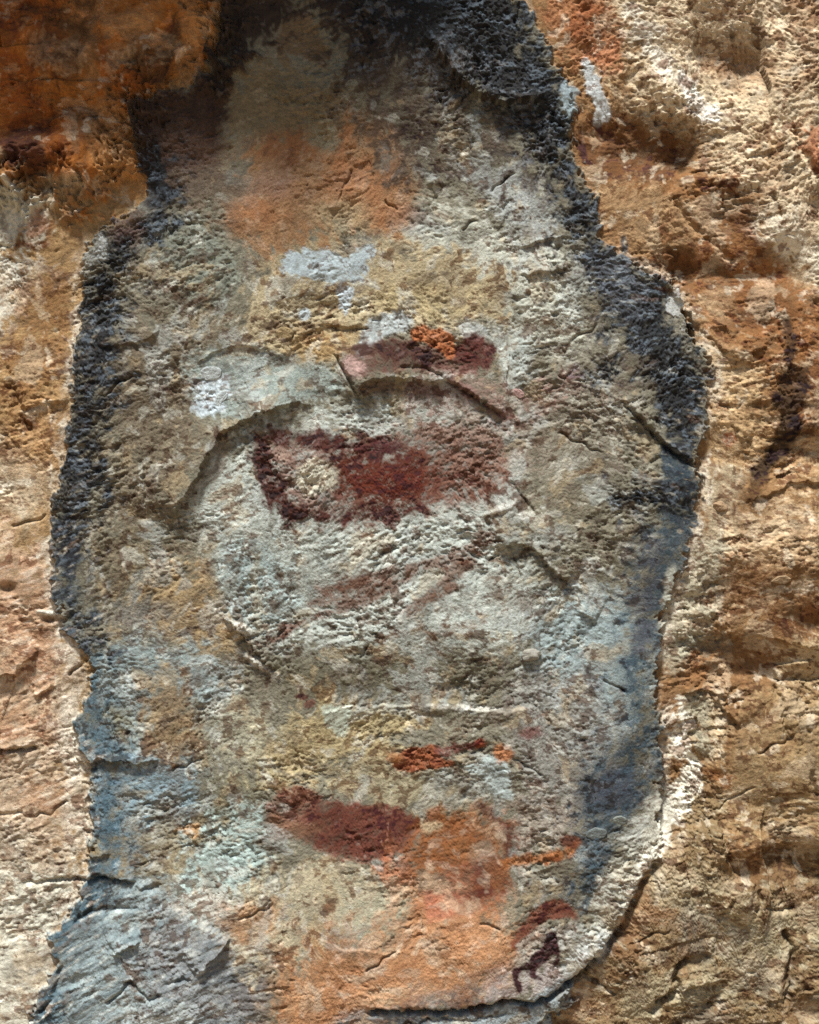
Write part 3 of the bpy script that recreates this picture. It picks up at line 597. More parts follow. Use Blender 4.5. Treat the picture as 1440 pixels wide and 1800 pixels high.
for m in MIN: setw((ALL, m), 0.4, 0.3, 0.2, 0.7)
cragw = sstep(1000, 1250, PX) * (1 - M_PANEL) * 0.8 + 0.25
H += 1.1 * np.clip(bedw - 1, 0, None) * BS
chunk = 0.5 + 1.1 * np.clip(cragw - 0.25, 0, 1)
H += (32 * np.clip(cragw - 0.25, 0, 1) + 2.5 * (1 - SHELFISH)) * F130 + PATCH * (chunk * (3.0 * F60 * terw + 2.4 * F28) + fine * (0.85 * F12 + 0.85 * F6 + 0.55 * F4) + bedw * (0.5 * B1 + 0.3 * B2) + 1.0 * fine * FR - 5.0 * PIT * fine + fine * (0.3 * N8 + 0.25 * N4))
H += np.clip(grw - 0.7, 0, None) * (1.6 * G1 + 1.2 * G2 + 0.5 * G3) + terw * 1.6 * ter

def ledge(pts, h, fall=60, w=2.0, up='left', rag=3.0, ends=0.15):
    """a broken edge: the named side (of the way the line runs) stands proud by h and dies away over fall"""
    s = window(pts, fall * 3.2)
    L = smooth_line(pts, False, 4)
    x, y = PX[s] + rag * N25[s] + 0.5 * rag * N8[s], PY[s] + rag * N25[s] - 0.5 * rag * N8[s]
    d, t, sd = seg_dist(x, y, L, False)
    sd = sd * (1 if up == 'right' else -1)
    tap = sstep(0, ends, t) * sstep(1, 1 - ends, t)
    e = d * sd
    H[s] += 1.25 * h * tap * np.where(e > 0, np.exp(-e / fall), 0) * sstep(-0.2, w, e) * sstep(3.2, 2.2, d / fall)

def groove(pts, depth, w=3, rag=3.0, ends=0.1):
    s = window(pts, w * 5 + 8)
    L = smooth_line(pts, False, 4)
    x, y = PX[s] + rag * N25[s] + 0.6 * rag * N8[s], PY[s] + rag * N25[s] - 0.6 * rag * N8[s]
    d, t, _ = seg_dist(x, y, L, False)
    H[s] -= depth * sstep(0, ends, t) * sstep(1, 1 - ends, t) * np.exp(-(d / w) ** 2) * (1 + 0.4 * N25[s])

def bump(cx, cy, rx, ry, h, rot=0, p=1.0):
    m = max(rx, ry) * 2.6
    s = window([(cx - m, cy - m), (cx + m, cy + m)], 0)
    c, n = math.cos(math.radians(rot)), math.sin(math.radians(rot))
    dx, dy = PX[s] - cx + 0.12 * rx * N25[s] + 0.2 * rx * N90[s], PY[s] - cy + 0.12 * ry * N25[s]
    r2 = ((dx * c + dy * n) / rx) ** 2 + ((-dx * n + dy * c) / ry) ** 2
    H[s] += h * np.exp(-r2 ** p)

# small upstanding broken chips
for cx, cy, rx, ry, hh, ro in [(890, 892, 40, 6, 7, -20), (424, 1102, 18, 7, 6, 25), (456, 1168, 34, 6, 7, 33), (764, 1242, 26, 12, 5, 0), (766, 322, 14, 7, 6, 0), (84, 1078, 22, 4, 4, 12), (900, 900, 24, 8, 4, -35)]: bump(cx, cy, rx, ry, hh, ro, 1.6)
# bed of the panel
H += 10 * M_PANEL
# the broad flake scar of the big animal, its broken lip
ledge([(560, 712), (520, 714), (490, 719), (450, 735), (404, 758), (382, 785), (360, 820), (336, 860), (312, 900), (300, 930)], 16, 70, 2.0, 'right', 3, 0.2)
ledge([(345, 645), (385, 620), (430, 611), (480, 624), (503, 637)], 3.2, 18, 1.2, 'left', 2, 0.12)
ledge([(590, 622), (606, 655), (634, 704)], 6, 50, 2, 'left', 2, 0.1)
ledge([(632, 700), (640, 676), (690, 668), (750, 672), (790, 672), (850, 708), (892, 738)], 12, 45, 2, 'left', 3, 0.12)
groove([(700, 650), (720, 645), (750, 650), (790, 672), (850, 708), (892, 738)], 5, 3, 2)
groove([(590, 622), (606, 655), (634, 704)], 6, 3, 2)
groove([(895, 845), (915, 870), (940, 905)], 5, 2.4, 2)
ledge([(880, 968), (905, 958), (940, 968), (965, 1000), (1010, 1030)], 11, 50, 2, 'left', 3, 0.15)
ledge([(640, 575), (600, 576), (560, 574)], 5, 26, 1.5, 'right', 2, 0.2)
ledge([(945, 1235), (905, 1246), (860, 1246), (825, 1243), (790, 1230), (740, 1236)], 7, 40, 2, 'left', 3, 0.15)
ledge([(560, 1250), (640, 1240), (740, 1236)], 4, 40, 2, 'right', 3, 0.2)
ledge([(390, 1085), (415, 1105), (440, 1135), (490, 1190)], 8, 40, 2, 'left', 5, 0.15)
ledge([(130, 1345), (180, 1338), (230, 1342), (280, 1335)], 10, 60, 2, 'left', 4, 0.15)
ledge([(1015, 1074), (1030, 1082), (1045, 1092)], 7, 24, 2, 'left', 1, 0.2)
ledge([(170, 610), (200, 612), (260, 605), (290, 575)], 5, 40, 2, 'left', 4, 0.2)
# hairline cracks
def hair(p, q, depth=5, w=1.9, seed=0):
    rg = np.random.default_rng(seed + 900); k = max(4, int(math.hypot(q[0] - p[0], q[1] - p[1]) / 11)); t = np.linspace(0, 1, k)
    n_ = np.array([-(q[1] - p[1]), q[0] - p[0]], float); n_ /= np.linalg.norm(n_)
    pts = [tuple(np.array(p) + (np.array(q) - np.array(p)) * u + n_ * rg.normal(0, 3.2)) for u in t]
    groove(pts, depth, w, 1.0, 0.12)
for k_, (p_, q_) in enumerate([((618, 296), (598, 356)), ((556, 575), (652, 577)), ((650, 1128), (636, 1158)), ((700, 372), (676, 352)), ((905, 300), (862, 338)), ((838, 385), (812, 408)), ((640, 1700), (700, 1668)), ((840, 1620), (880, 1630)),
                               ((1000, 600), (1050, 570)), ((180, 700), (240, 660)), ((300, 1360), (360, 1330)), ((480, 1585), (420, 1620)), ((1250, 1420), (1330, 1385)), ((1330, 1330), (1400, 1290)), ((60, 1440), (120, 1410)), ((20, 930), (80, 900)), ((900, 1330), (950, 1360)), ((1060, 1190), (1100, 1215)), ((980, 760), (1060, 800)), ((1120, 1660), (1180, 1630))]): hair(p_, q_, 6, 1.9, k_)
# dark shoulder of the right stain
ledge([(735, 60), (770, 100), (810, 150), (860, 180), (930, 182), (975, 165)], 20, 90, 6, 'left', 6, 0.2)
groove([(1095, 705), (1130, 745), (1175, 790), (1222, 822)], 9, 3, 2)
ledge([(1085, 700), (1130, 742), (1175, 786), (1228, 820)], 9, 60, 2, 'left', 3, 0.2)
bump(1185, 850, 46, 46, 14, 35)
ledge([(1000, 420), (960, 425), (910, 440)], 6, 30, 3, 'right', 3, 0.2); ledge([(1010, 475), (960, 480), (920, 490)], 6, 30, 3, 'right', 3, 0.2)
# right rock: hollows, ribs, blocks
bump(1130, 262, 90, 46, -34, 8); bump(1200, 262, 26, 34, -16); bump(1310, 110, 44, 26, -22, -10); bump(1240, 80, 34, 22, -10); bump(1270, 385, 50, 40, -10, 40)
bump(1180, 165, 70, 24, 14, 40); bump(1380, 390, 60, 40, 12, 30); bump(1320, 200, 90, 50, 14)
bump(1330, 560, 50, 30, -16); bump(1190, 465, 40, 26, -12); bump(1440, 290, 40, 60, 26)
groove([(1185, 340), (1215, 390), (1260, 430), (1300, 470)], 7, 6, 4)
ledge([(1130, 470), (1190, 530), (1240, 590), (1300, 640), (1360, 645)], 6, 60, 5, 'left', 5, 0.2)
groove([(1395, 225), (1408, 270), (1432, 330), (1450, 380)], 12, 6, 3)
ledge([(1310, 890), (1350, 868), (1400, 850), (1460, 845)], 6, 60, 3, 'left', 4, 0.2)
ledge([(1265, 1115), (1300, 1122), (1350, 1120), (1400, 1135), (1460, 1150)], 7, 60, 3, 'left', 5, 0.2)
ledge([(1200, 1222), (1245, 1216), (1285, 1228)], 8, 36, 2, 'left', 3, 0.2)
ledge([(1250, 1222), (1275, 1250), (1305, 1282)], 9, 50, 2, 'left', 3, 0.2)
ledge([(1375, 1205), (1365, 1180), (1390, 1165), (1440, 1160)], 8, 40, 3, 'right', 3, 0.2); groove([(1360, 1200), (1380, 1250), (1385, 1310)], 7, 5, 4)
bump(1430, 1095, 40, 24, -16); bump(1320, 1170, 40, 30, -12); bump(1350, 1000, 90, 40, 10)
# boundary of panel and boulder: an open joint
groove([(1165, 1510), (1138, 1545), (1110, 1600), (1072, 1662), (1022, 1712), (990, 1738)], 20, 7, 3, 0.12)
H -= 16 * M_BOULDER * sstep(1180, 1000, PX + 0.0 * PY + 0.35 * (1700 - PY))
groove([(640, 1776), (720, 1771), (790, 1776), (850, 1766), (902, 1755), (932, 1762), (985, 1742), (1022, 1712)], 22, 4.2, 2.5, 0.05)
ledge([(640, 1776), (720, 1771), (790, 1776), (850, 1766), (902, 1755), (932, 1762), (985, 1742)], 8, 60, 2, 'left', 2.5, 0.1)
groove([(700, 1800), (760, 1790), (830, 1788), (900, 1778)], 6, 3, 4)
# boulder joints
ledge([(1262, 1440), (1270, 1480), (1290, 1535), (1330, 1548)], 14, 50, 3, 'right', 4, 0.15); bump(1305, 1535, 36, 24, -14); bump(1370, 1530, 90, 40, -9, -8)
bump(1330, 1480, 70, 26, 12); bump(1430, 1470, 50, 22, 14)
groove([(1140, 1785), (1165, 1762), (1188, 1740), (1190, 1708), (1212, 1684)], 18, 6, 3); ledge([(1190, 1742), (1235, 1732), (1270, 1722)], 8, 50, 3, 'left', 3, 0.15); bump(1215, 1690, 22, 12, -9)
groove([(1025, 1715), (1060, 1735), (1085, 1755)], 9, 4, 3)
groove([(1380, 1635), (1394, 1680), (1388, 1735), (1382, 1770)], 16, 5.5, 3); groove([(1330, 1560), (1335, 1585), (1325, 1602)], 8, 4, 2); groove([(1290, 1575), (1275, 1600), (1260, 1620)], 6, 4, 3)
groove([(1345, 1590), (1365, 1602), (1400, 1600)], 8, 4, 3); bump(1420, 1780, 40, 26, -18); bump(1110, 1645, 34, 20, -8)
groove([(1425, 1350), (1430, 1385), (1440, 1400)], 9, 5, 2)
# lower left ledges
groove([(30, 1556), (90, 1548), (150, 1546), (185, 1540), (215, 1548), (242, 1552)], 10, 3.2, 3, 0.2); groove([(236, 1564), (262, 1562), (280, 1556)], 8, 4, 2)
ledge([(140, 1548), (185, 1541), (242, 1553)], 7, 40, 2, 'left', 2, 0.2)
ledge([(200, 1676), (228, 1664), (250, 1650)], 9, 40, 3, 'left', 3, 0.2)
ledge([(410, 1645), (396, 1668), (376, 1690), (350, 1716)], 14, 60, 4, 'right', 4, 0.2)
groove([(190, 1765), (215, 1740), (232, 1724), (248, 1738), (266, 1752), (290, 1744)], 8, 3, 2); groove([(110, 1690), (100, 1740), (75, 1780)], 6, 4, 3); groove([(130, 1625), (170, 1600), (250, 1595)], 5, 4, 3); groove([(290, 1725), (340, 1718)], 4, 3, 2)
ledge([(155, 1508), (195, 1500)], 6, 26, 2, 'left', 2, 0.25)
# left rock
groove([(-40, 1325), (10, 1320), (40, 1316), (70, 1318)], 12, 4, 3, 0.2); ledge([(-40, 1322), (70, 1316)], 8, 50, 2, 'left', 3, 0.2)
ledge([(-30, 1190), (20, 1190), (45, 1165), (75, 1145)], 11, 50, 3, 'left', 4, 0.2); ledge([(60, 1230), (100, 1205)], 7, 40, 3, 'left', 3, 0.25); bump(10, 1035, 16, 10, -14)
ledge([(130, 705), (80, 712), (40, 716)], 7, 40, 3, 'right', 4, 0.25); groove([(10, 640), (30, 700), (58, 765)], 7, 5, 4)
groove([(120, 1190), (140, 1168), (152, 1160)], 7, 3, 2); bump(85, 1090, 8, 6, -8)
groove([(-40, 1435), (20, 1432), (40, 1430)], 5, 4, 2)
# upper left: lumpy block that hangs in front of the panel
UL = full(area([(-900, -900), (420, -900), (400, 0), (378, 105), (300, 165), (240, 185), (225, 260), (180, 330), (60, 320), (-100, 330), (-900, 330)], 60, 30))
H += 36 * UL + UL * (26 * fbm(QX, QY, 130, 4, 301) + 16 * facet(QX, QY, 90, 8, 1.1)[0] + 7 * facet(QX, QY, 38, 9)[0])
bump(305, 66, 26, 34, -16); bump(75, 225, 60, 22, -16); bump(70, 300, 26, 30, -10); groove([(130, 180), (170, 177), (212, 178)], 4, 3, 2)
# unseen brow of rock above the picture, shaped to shade the upper left
brow = sstep(690, 490, PX + 0.5 * (PY + 100)) * sstep(-30, -210, PY)
H += brow * (128 + 50 * fbm(PX, PY, 260, 3, 311)) * sstep(-2200, -700, PX)
brow2 = sstep(760, 420, PX) * sstep(-120, -420, PY); H += 70 * brow2

# crest glints: little upstanding broken crumbs along ledges are pieces of their own (below)

# ------------------------------------------------------------------ materials
def rock_material(name, rough=0.92, bump=0.8, scale=260, speck=0.22, spec=0.18):
    m = bpy.data.materials.new(name); m.use_nodes = True
    nt = m.node_tree; N = nt.nodes; L = nt.links
    b = N['Principled BSDF']
    at = N.new('ShaderNodeAttribute'); at.attribute_name = 'stone_colour'
    geo = N.new('ShaderNodeNewGeometry')
    n1 = N.new('ShaderNodeTexNoise'); n1.inputs['Scale'].default_value = scale * 1.6; n1.inputs['Detail'].default_value = 3; n1.inputs['Roughness'].default_value = 0.65
    mr = N.new('ShaderNodeMapRange'); mr.inputs[1].default_value = 0.3; mr.inputs[2].default_value = 0.7; mr.inputs[3].default_value = 1 - speck; mr.inputs[4].default_value = 1 + speck
    mul = N.new('ShaderNodeVectorMath'); mul.operation = 'SCALE'
    n2 = N.new('ShaderNodeTexNoise'); n2.inputs['Scale'].default_value = scale; n2.inputs['Detail'].default_value = 4; n2.inputs['Roughness'].default_value = 0.7
    bp = N.new('ShaderNodeBump'); bp.inputs['Strength'].default_value = bump; bp.inputs['Distance'].default_value = 0.0022
    L.new(geo.outputs['Position'], n1.inputs['Vector']); L.new(geo.outputs['Position'], n2.inputs['Vector'])
    L.new(n1.outputs[0], mr.inputs[0]); L.new(at.outputs['Color'], mul.inputs[0]); L.new(mr.outputs[0], mul.inputs['Scale'])
    L.new(mul.outputs[0], b.inputs['Base Color'])
    L.new(n2.outputs[0], bp.inputs['Height']); L.new(bp.outputs[0], b.inputs['Normal'])
    b.inputs['Roughness'].default_value = rough
    b.inputs['Specular IOR Level'].default_value = spec
    return m
MAT = {'rock': rock_material('sandstone'), 'stain': rock_material('dark_stained_sandstone', 0.85, 0.8, 240, 0.3, 0.15),
       'pigment': rock_material('ochre_pigment', 0.95, 0.5, 280, 0.2, 0.1), 'crust': rock_material('mineral_crust', 0.85, 0.45, 320, 0.18, 0.25)}

# ------------------------------------------------------------------ cutting the face into things and parts
LAB = np.zeros((NY, NX), np.int32)
PARTS = []                                   # index -> (thing, part name, material, label)
def part(thing, name, mat='rock', label=None):
    PARTS.append((thing, name, mat, label)); return len(PARTS) - 1
THINGS = {
 'left':   ('sandstone_cliff', 'pale ochre rock face running down the left edge beside the dark stain', 'cliff'),
 'brow':   ('rock_overhang', 'lumpy orange-brown overhanging rock in shade at the top left corner', 'overhang'),
 'right':  ('sandstone_cliff', 'cream and rust-brown rock face with hollows along the right edge', 'cliff'),
 'boulder': ('boulder', 'cracked olive-tan boulder in the bottom right corner below the white crust', 'boulder'),
 'panel':  ('painted_sandstone', 'tall grey sandstone panel carrying the paintings, framed by dark stains', 'rock panel'),
 'shelf':  ('rock_shelf', 'layered blue-grey rock shelf below the crack at the bottom left', 'rock shelf'),
 'slab':   ('rock_slab', 'thin blue-grey slab under the long black crack at the bottom edge', 'rock slab'),
}
P_left = part('left', 'stone_surface'); LAB[:] = P_left
P_right = part('right', 'stone_surface'); LAB[PX > 640] = P_right
P_brow = part('brow', 'stone_surface')
LAB[(UL > 0.5)] = P_brow; LAB[(PY < -100) & (PX <= 760)] = P_brow
P_panel = part('panel', 'stone_surface'); LAB[(M_PANEL > 0.5) & ((PY > -100) | (PX > 760)) & (PY < 1900)] = P_panel
P_b = part('boulder', 'stone_surface'); LAB[(M_BOULDER > 0.5)] = P_b
SHELF = full(area([(40, 1560), (150, 1550), (200, 1546), (260, 1562), (330, 1600), (412, 1645), (390, 1690), (430, 1740), (470, 1830), (480, 2500), (-100, 2500)], 3, 4))
P_s = part('shelf', 'stone_surface'); LAB[(SHELF > 0.5) & (M_PANEL > 0.5) | (PY > 1900) & (PX < 560) & (PX > 0)] = P_s
SLAB = full(area([(600, 1780), (640, 1776), (720, 1771), (790, 1776), (850, 1766), (902, 1755), (932, 1762), (985, 1742), (1022, 1712), (1000, 1790), (960, 1860), (940, 2500), (560, 2500), (560, 1860)], 3, 3))
P_l = part('slab', 'stone_surface'); LAB[(SLAB > 0.5) & (M_BOULDER < 0.5) | (PY > 1900) & (PX >= 560) & (PX < 900)] = P_l
onp = LAB == P_panel
def cut(mask, idx, th=0.5, on=None): LAB[(mask > th) & (onp if on is None else on)] = idx
cut(BLU_L, part('panel', 'blue_streak', 'stain', 'slate blue streak down the lower left margin'))
cut(BLU_R, part('panel', 'blue_streak', 'stain', 'slate blue streak down the lower right margin'))
cut(DST_R, part('panel', 'dark_stain', 'stain', 'broad black granular stain from the top down the right margin'))
cut(DST_L, part('panel', 'dark_stain', 'stain', 'narrow black granular stain down the left margin'))
def reg(pts, soft=4, rag=8): return full(area(pts, soft, rag))
cut(reg([(390, 420), (440, 330), (430, 250), (560, 200), (600, 180), (680, 220), (720, 280), (720, 400), (640, 410), (540, 430), (500, 450), (450, 440)], 10, 20), part('panel', 'orange_patch', 'rock', 'rust-orange weathered patch high on the panel'))
cut(reg([(510, 1740), (560, 1660), (680, 1640), (740, 1610), (860, 1600), (900, 1660), (860, 1725), (700, 1750), (600, 1830), (490, 1830)], 10, 16), part('panel', 'orange_patch', 'rock', 'bright orange weathered patch at the foot of the panel'))
cut(reg([(240, 180), (330, 150), (400, 100), (400, 180), (380, 290), (300, 330), (245, 300)], 8, 12), part('panel', 'dark_stain', 'stain', 'brown-black stain tucked beneath the overhang'))
cut(reg([(335, 650), (385, 622), (430, 613), (500, 636), (590, 640), (606, 690), (500, 714), (440, 738), (390, 770), (350, 730)], 3, 4), part('panel', 'raised_lip', 'rock', 'smooth grey lip casting a shadow above the large animal'))
cut(sstep(0, 1, full((sK[0], sK[1]))), part('panel', 'pale_rim', 'crust', 'pale rim along the open joint'), 0.5, onp)
cr = part('right', 'white_crust', 'crust', 'white mineral crust along the edge of the panel'); LAB[(CRUST > 0.5)] = cr
for pts, lb in [([(1190, 130), (1250, 160), (1262, 215), (1225, 200), (1170, 140), (1115, 90), (1140, 60)], 'white bleached streak'), ([(1320, 380), (1400, 370), (1420, 420), (1520, 470), (1480, 540), (1400, 470), (1340, 410)], 'white bleached patch')]:
    i = part('right', 'bleached_patch', 'crust', lb); LAB[(reg(pts, 8, 14) > 0.5) & (LAB == P_right)] = i
i = part('right', 'rock_hollow', 'rock', 'rust-brown hollow'); LAB[(reg([(1010, 225), (1090, 212), (1190, 212), (1215, 250), (1190, 300), (1150, 325), (1060, 320), (1025, 280)], 10, 14) > 0.5) & (LAB == P_right)] = i
i = part('right', 'rock_hollow', 'rock', 'grey-beige shallow hollow beside the white crust'); LAB[(reg([(1200, 1225), (1240, 1220), (1280, 1260), (1275, 1310), (1245, 1340), (1225, 1330), (1210, 1280)], 6, 8) > 0.5) & (LAB == P_right)] = i
for pts in [[(-300, 340), (40, 340), (75, 400), (40, 440), (-300, 470)], [(-300, 450), (60, 455), (35, 520), (-5, 600), (-300, 620)]]:
    i = part('left', 'bleached_patch', 'crust'); LAB[(reg(pts, 8, 18) > 0.5) & (LAB == P_left)] = i
for pts in [[(1190, 1708), (1212, 1684), (1290, 1660), (1380, 1635), (1394, 1680), (1388, 1735), (1270, 1722), (1190, 1742)],
            [(1025, 1715), (1100, 1690), (1190, 1700), (1188, 1740), (1140, 1785), (1085, 1760)],
            [(1394, 1640), (1600, 1600), (1600, 1800), (1390, 1760)]]:
    i = part('boulder', 'jointed_block'); LAB[(reg(pts, 3, 5) > 0.5) & (LAB == P_b)] = i
MINTH = [('panel', P_panel)] * len(MIN)
for m in MIN:
    k = LAB[m > 0.5]
    if not len(k): continue
    th = PARTS[np.bincount(k).argmax()][0]
    LAB[m > 0.5] = part(th, 'mineral_patch', 'crust')
# paintings are things of their own
def painting(key, name, label, cat='rock painting', parts=()):
    THINGS[key] = (name, label, cat)
    for pk, pn, pl in parts:
        i = part(key, pn, 'pigment', pl); LAB[PAINT[pk] > 0.45] = i
painting('p_eland', 'rock_painting', 'large faded maroon animal with slanting legs in the middle of the panel', parts=[
    ('eland_leg_a', 'leg', None), ('eland_leg_b', 'leg', None), ('eland_leg_c', 'leg', None), ('eland_body', 'body', None)])
painting('p_upper', 'rock_painting', 'small purple-brown animal above the ledge, orange mark on its back', parts=[('rhebok_body', 'body', None), ('orange_mark', 'orange_mark', None)])
painting('p_red', 'rock_painting', 'long red-brown animal body low on the panel', parts=[('red_animal', 'body', None)])
painting('p_orange', 'rock_painting', 'blurred orange and maroon figure right of the long red-brown animal', parts=[('orange_figure', 'body', None), ('orange_streak', 'arm', 'thin orange streak')])
painting('p_hood', 'rock_painting', 'rust-brown arched patch above the little dark running figure', parts=[('rust_hood', 'body', None)])
painting('p_dark', 'rock_painting', 'little dark plum running figure beside the pale rim, bottom right', parts=[('dark_figure', 'body', None)])
painting('p_dash', 'rock_painting', 'bright orange dash with a maroon tail above the red-brown animal', parts=[('orange_dash', 'dash', None), ('maroon_dash', 'tail', None), ('rust_dash', 'dot', None)])
painting('p_speck', 'rock_painting', 'tiny dark maroon speck below the large animal, upper of a pair', parts=[('red_speck', 'speck', None)])
painting('p_speck_b', 'rock_painting', 'tiny brick-red speck below the large animal, lower of a pair', parts=[('red_speck_b', 'speck', None)])
painting('p_soot', 'rock_painting', 'crooked charcoal-brown figure on the ochre rock face at the right', parts=[('charcoal', 'body', None)])

# ------------------------------------------------------------------ meshes
VX = ((PX - 720) / 1000).astype(F); VZ = (CZ + (900 - PY) / 1000).astype(F); VY = (-H / 1000).astype(F)
CO = np.stack([VX, VY, VZ], -1).reshape(-1, 3)
RGBA = np.concatenate([COL, np.ones((NY, NX, 1), F)], -1).reshape(-1, 4)
# normals of the whole face, so that neighbouring parts shade as one surface
dHx = np.gradient(VY, axis=1) / np.gradient(VX, axis=1); dHz = np.gradient(VY, axis=0) / np.gradient(VZ, axis=0)
NRM = np.stack([dHx, -np.ones_like(dHx), dHz], -1); NRM /= np.linalg.norm(NRM, axis=-1, keepdims=True); NRM = NRM.reshape(-1, 3)
r, c = np.meshgrid(np.arange(NY - 1), np.arange(NX - 1), indexing='ij')
i0 = (r * NX + c).ravel()
QUAD = np.stack([i0, i0 + NX, i0 + NX + 1, i0 + 1], -1)
FL = LAB[:-1, :-1].ravel()

ROOT = {}
def root(key):
    if key not in ROOT:
        n, lb, cat = THINGS[key]
        e = bpy.data.objects.new(n, None); sc.collection.objects.link(e)
        e['label'] = lb; e['category'] = cat; e['kind'] = 'thing'; ROOT[key] = e
        e.empty_display_size = 0.05
    return ROOT[key]

def sheet(quads, name, mat):
    used, inv = np.unique(quads.ravel(), return_inverse=True)
    me = bpy.data.meshes.new(name)
    nf = len(quads)
    me.vertices.add(len(used)); me.vertices.foreach_set('co', CO[used].ravel())
    me.loops.add(nf * 4); me.loops.foreach_set('vertex_index', inv.astype(np.int32).ravel())
    me.polygons.add(nf); me.polygons.foreach_set('loop_start', np.arange(0, nf * 4, 4, dtype=np.int32))
    me.polygons.foreach_set('use_smooth', np.ones(nf, bool))
    me.update(calc_edges=True)
    a = me.color_attributes.new('stone_colour', 'FLOAT_COLOR', 'POINT'); a.data.foreach_set('color', RGBA[used].ravel())
    me.normals_split_custom_set_from_vertices(NRM[used].tolist()) if nf < 60000 else None
    me.materials.append(MAT[mat])
    return me

order = np.argsort(FL, kind='stable'); cnt = np.bincount(FL, minlength=len(PARTS)); end = np.cumsum(cnt)
for i, (key, name, mat, lb) in enumerate(PARTS):
    if cnt[i] < 4: continue
    q = QUAD[order[end[i] - cnt[i]:end[i]]]
    o = bpy.data.objects.new(name, sheet(q, name, mat)); sc.collection.objects.link(o)
    o.parent = root(key)
    if lb: o['label'] = lb

# ------------------------------------------------------------------ loose-edged flakes and knobs of stone on the face
def height_at(px, py):
    return H[np.searchsorted(GY, py), np.searchsorted(GX, px)], COL[np.searchsorted(GY, py), np.searchsorted(GX, px)]
import bmesh
def flake(key, name, px, py, rx, ry, t, rot, col=None, lift=0.3, seed=0, label=None):
    bm = bmesh.new(); bmesh.ops.create_icosphere(bm, subdivisions=4, radius=1)
    rg = np.random.default_rng(seed + 5); V = np.array([v.co[:] for v in bm.verts])
    n = fbm(V[:, 0] * 10 + 50 + seed * 31, V[:, 2] * 10 + 7 * V[:, 1], 9, 4, seed % 7 + 400, 0.55)
    cells = rg.normal(size=(10, 3)); cells /= np.linalg.norm(cells, axis=1)[:, None]
    cut_ = np.min(np.where((V @ cells.T) > 0.2, 0.75 / np.maximum(V @ cells.T, 0.2), 1), axis=1)      # flat broken facets
    V = V * (np.minimum(cut_, 1) * (1 + 0.22 * n))[:, None]
    cr, sr = math.cos(math.radians(rot)), math.sin(math.radians(rot))
    for v, p in zip(bm.verts, V):
        x, z = p[0] * rx, p[2] * ry
        v.co = ((x * cr - z * sr) / 1000, p[1] * t / 1000, (x * sr + z * cr) / 1000)
    me = bpy.data.meshes.new(name); bm.to_mesh(me); bm.free()
    h, cc = height_at(px, py)
    cc = 0.5 * lin(col) + 0.5 * cc if col else cc
    a = me.color_attributes.new('stone_colour', 'FLOAT_COLOR', 'POINT')
    k = 1 + 0.25 * n
    a.data.foreach_set('color', np.concatenate([np.clip(cc[None] * k[:, None], 0, 0.8), np.ones((len(V), 1))], 1).astype(F).ravel())
    for p in me.polygons: p.use_smooth = True
    me.materials.append(MAT['rock'])
    o = bpy.data.objects.new(name, me); sc.collection.objects.link(o)
    o.location = ((px - 720) / 1000, -(h + t * lift) / 1000, CZ + (900 - py) / 1000)
    o.parent = root(key)
    if label: o['label'] = label
def plate(key, pts, t, tilt=0.6, col=None, seed=0):
    """thin broken plate: traced outline, real thickness, standing off the face at one end"""
    L = smooth_line(pts, True, 3); rg = np.random.default_rng(seed + 70)
    L = L + rg.normal(0, 0.5, L.shape); c0 = L.mean(0); n = len(L)
    h, cc = height_at(*c0); cc = 0.6 * lin(col) + 0.4 * cc if col else cc
    bm = bmesh.new(); rings = []
    span = max(np.ptp(L[:, 1]), 4)
    for k, (f, zz) in enumerate([(1.02, -4.0), (1.0, 0.25), (0.97, 0.75), (0.8, 1.0), (0.45, 1.05)]):
        ring = []
        for p in L:
            q = c0 + (p - c0) * f
            up = 0.5 + tilt * (c0[1] - q[1]) / span
            hh = h + t * zz * (up if k else 1) + (rg.normal(0, 0.25) if k > 1 else 0)
            ring.append(bm.verts.new(((q[0] - c0[0]) / 1000, -(hh - h) / 1000, -(q[1] - c0[1]) / 1000)))
        rings.append(ring)
    for a_, b_ in zip(rings, rings[1:]):
        for i in range(n): bm.faces.new((a_[i], a_[(i + 1) % n], b_[(i + 1) % n], b_[i]))
    bm.faces.new(rings[-1]); bm.faces.new(rings[0][::-1])
    bmesh.ops.recalc_face_normals(bm, faces=bm.faces)
    me = bpy.data.meshes.new('rock_flake'); bm.to_mesh(me); bm.free()
    m = len(me.vertices); k = rg.uniform(0.75, 1.25, m)
    at = me.color_attributes.new('stone_colour', 'FLOAT_COLOR', 'POINT')
    at.data.foreach_set('color', np.concatenate([cc[None] * k[:, None], np.ones((m, 1))], 1).astype(F).ravel())
    me.materials.append(MAT['rock'])
    o = bpy.data.objects.new('rock_flake', me); sc.collection.objects.link(o)
    o.location = ((c0[0] - 720) / 1000, -h / 1000, CZ + (900 - c0[1]) / 1000); o.parent = root(key)
flake('panel', 'stone_knob', 932, 1150, 19, 11, 12, 10, (170, 162, 150), 0.3, seed=1, label='small rounded stone knob')
flake('right', 'stone_knob', 1264, 890, 13, 10, 9, -30, (190, 150, 110), 0.2, seed=3)
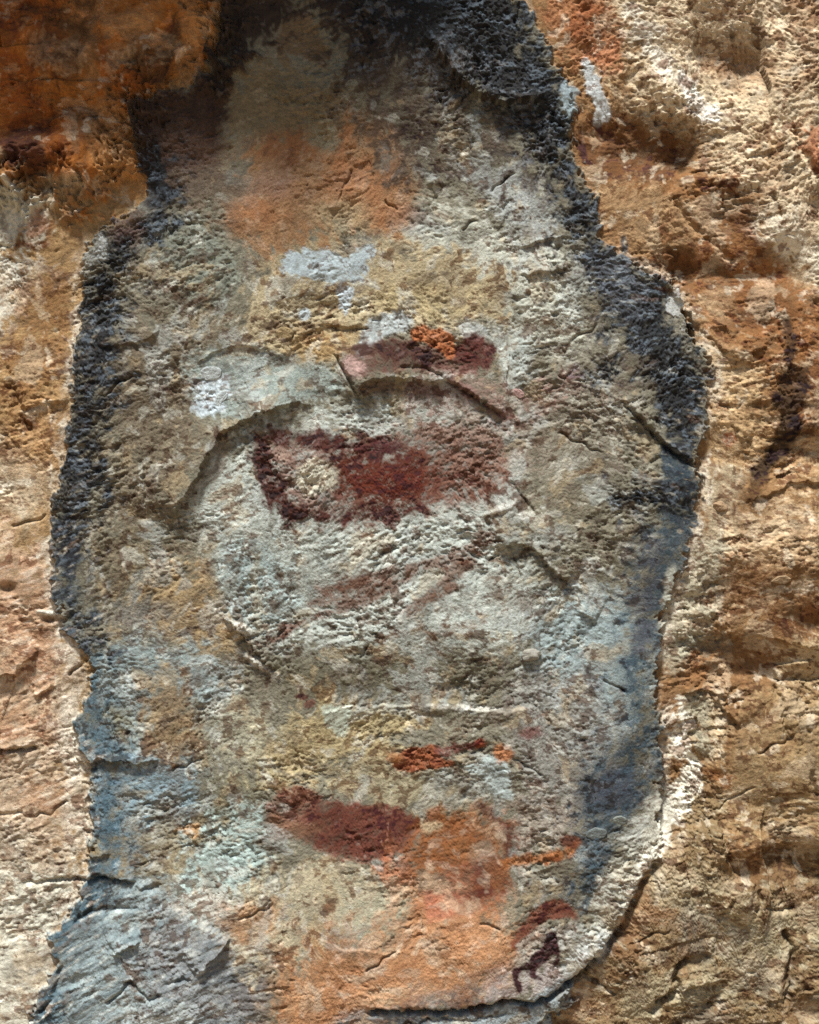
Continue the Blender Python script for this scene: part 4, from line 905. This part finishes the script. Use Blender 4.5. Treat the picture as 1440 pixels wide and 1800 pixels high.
PL = [('panel', [(1075, 1438), (1086, 1432), (1100, 1436), (1098, 1446), (1082, 1449)], 6, (156, 162, 154)),
      ('panel', [(1028, 1462), (1044, 1452), (1064, 1456), (1060, 1468), (1038, 1472)], 5, (140, 146, 142)), ('panel', [(356, 652), (372, 645), (390, 650), (388, 664), (368, 670), (358, 664)], 4, (186, 190, 186)),
      ('panel', [(384, 694), (400, 688), (403, 698), (394, 708), (390, 718), (382, 714)], 5, (196, 202, 200)), ('panel', [(486, 584), (500, 576), (516, 582), (514, 594), (496, 598)], 6, (196, 170, 122)),
      ('panel', [(898, 686), (912, 684), (922, 694), (914, 700)], 4, (196, 156, 150)),
      
      ('right', [(1350, 1020), (1368, 1010), (1384, 1016), (1372, 1026)], 6, (196, 168, 130)), ('panel', [(660, 514), (668, 511), (674, 520), (666, 525)], 4, (196, 174, 130))]
for k, a in enumerate(PL): plate(a[0], a[1], a[2], 0.8, a[3], k)

# ------------------------------------------------------------------ ground in front of the wall
bm = bmesh.new()
gx = np.linspace(-14, 14, 57); gy = np.linspace(-40, 0.6, 82)
vs = [[bm.verts.new((x, y, 0.02 * math.sin(1.3 * x + 2) * math.sin(0.9 * y))) for x in gx] for y in gy]
for a in range(len(gy) - 1):
    for b in range(len(gx) - 1): bm.faces.new((vs[a][b], vs[a][b + 1], vs[a + 1][b + 1], vs[a + 1][b]))
me = bpy.data.meshes.new('ground'); bm.to_mesh(me); bm.free()
gm = bpy.data.materials.new('sandy_ground'); gm.use_nodes = True
nt = gm.node_tree; nz = nt.nodes.new('ShaderNodeTexNoise'); nz.inputs['Scale'].default_value = 6; nz.inputs['Detail'].default_value = 8
rp = nt.nodes.new('ShaderNodeValToRGB'); rp.color_ramp.elements[0].color = (0.16, 0.11, 0.07, 1); rp.color_ramp.elements[1].color = (0.36, 0.27, 0.17, 1)
nt.links.new(nz.outputs[0], rp.inputs[0]); nt.links.new(rp.outputs[0], nt.nodes['Principled BSDF'].inputs['Base Color']); nt.nodes['Principled BSDF'].inputs['Roughness'].default_value = 1
me.materials.append(gm)
g = bpy.data.objects.new('ground', me); sc.collection.objects.link(g); g['kind'] = 'structure'; g['label'] = 'sandy ground at the foot of the rock wall'; g['category'] = 'ground'
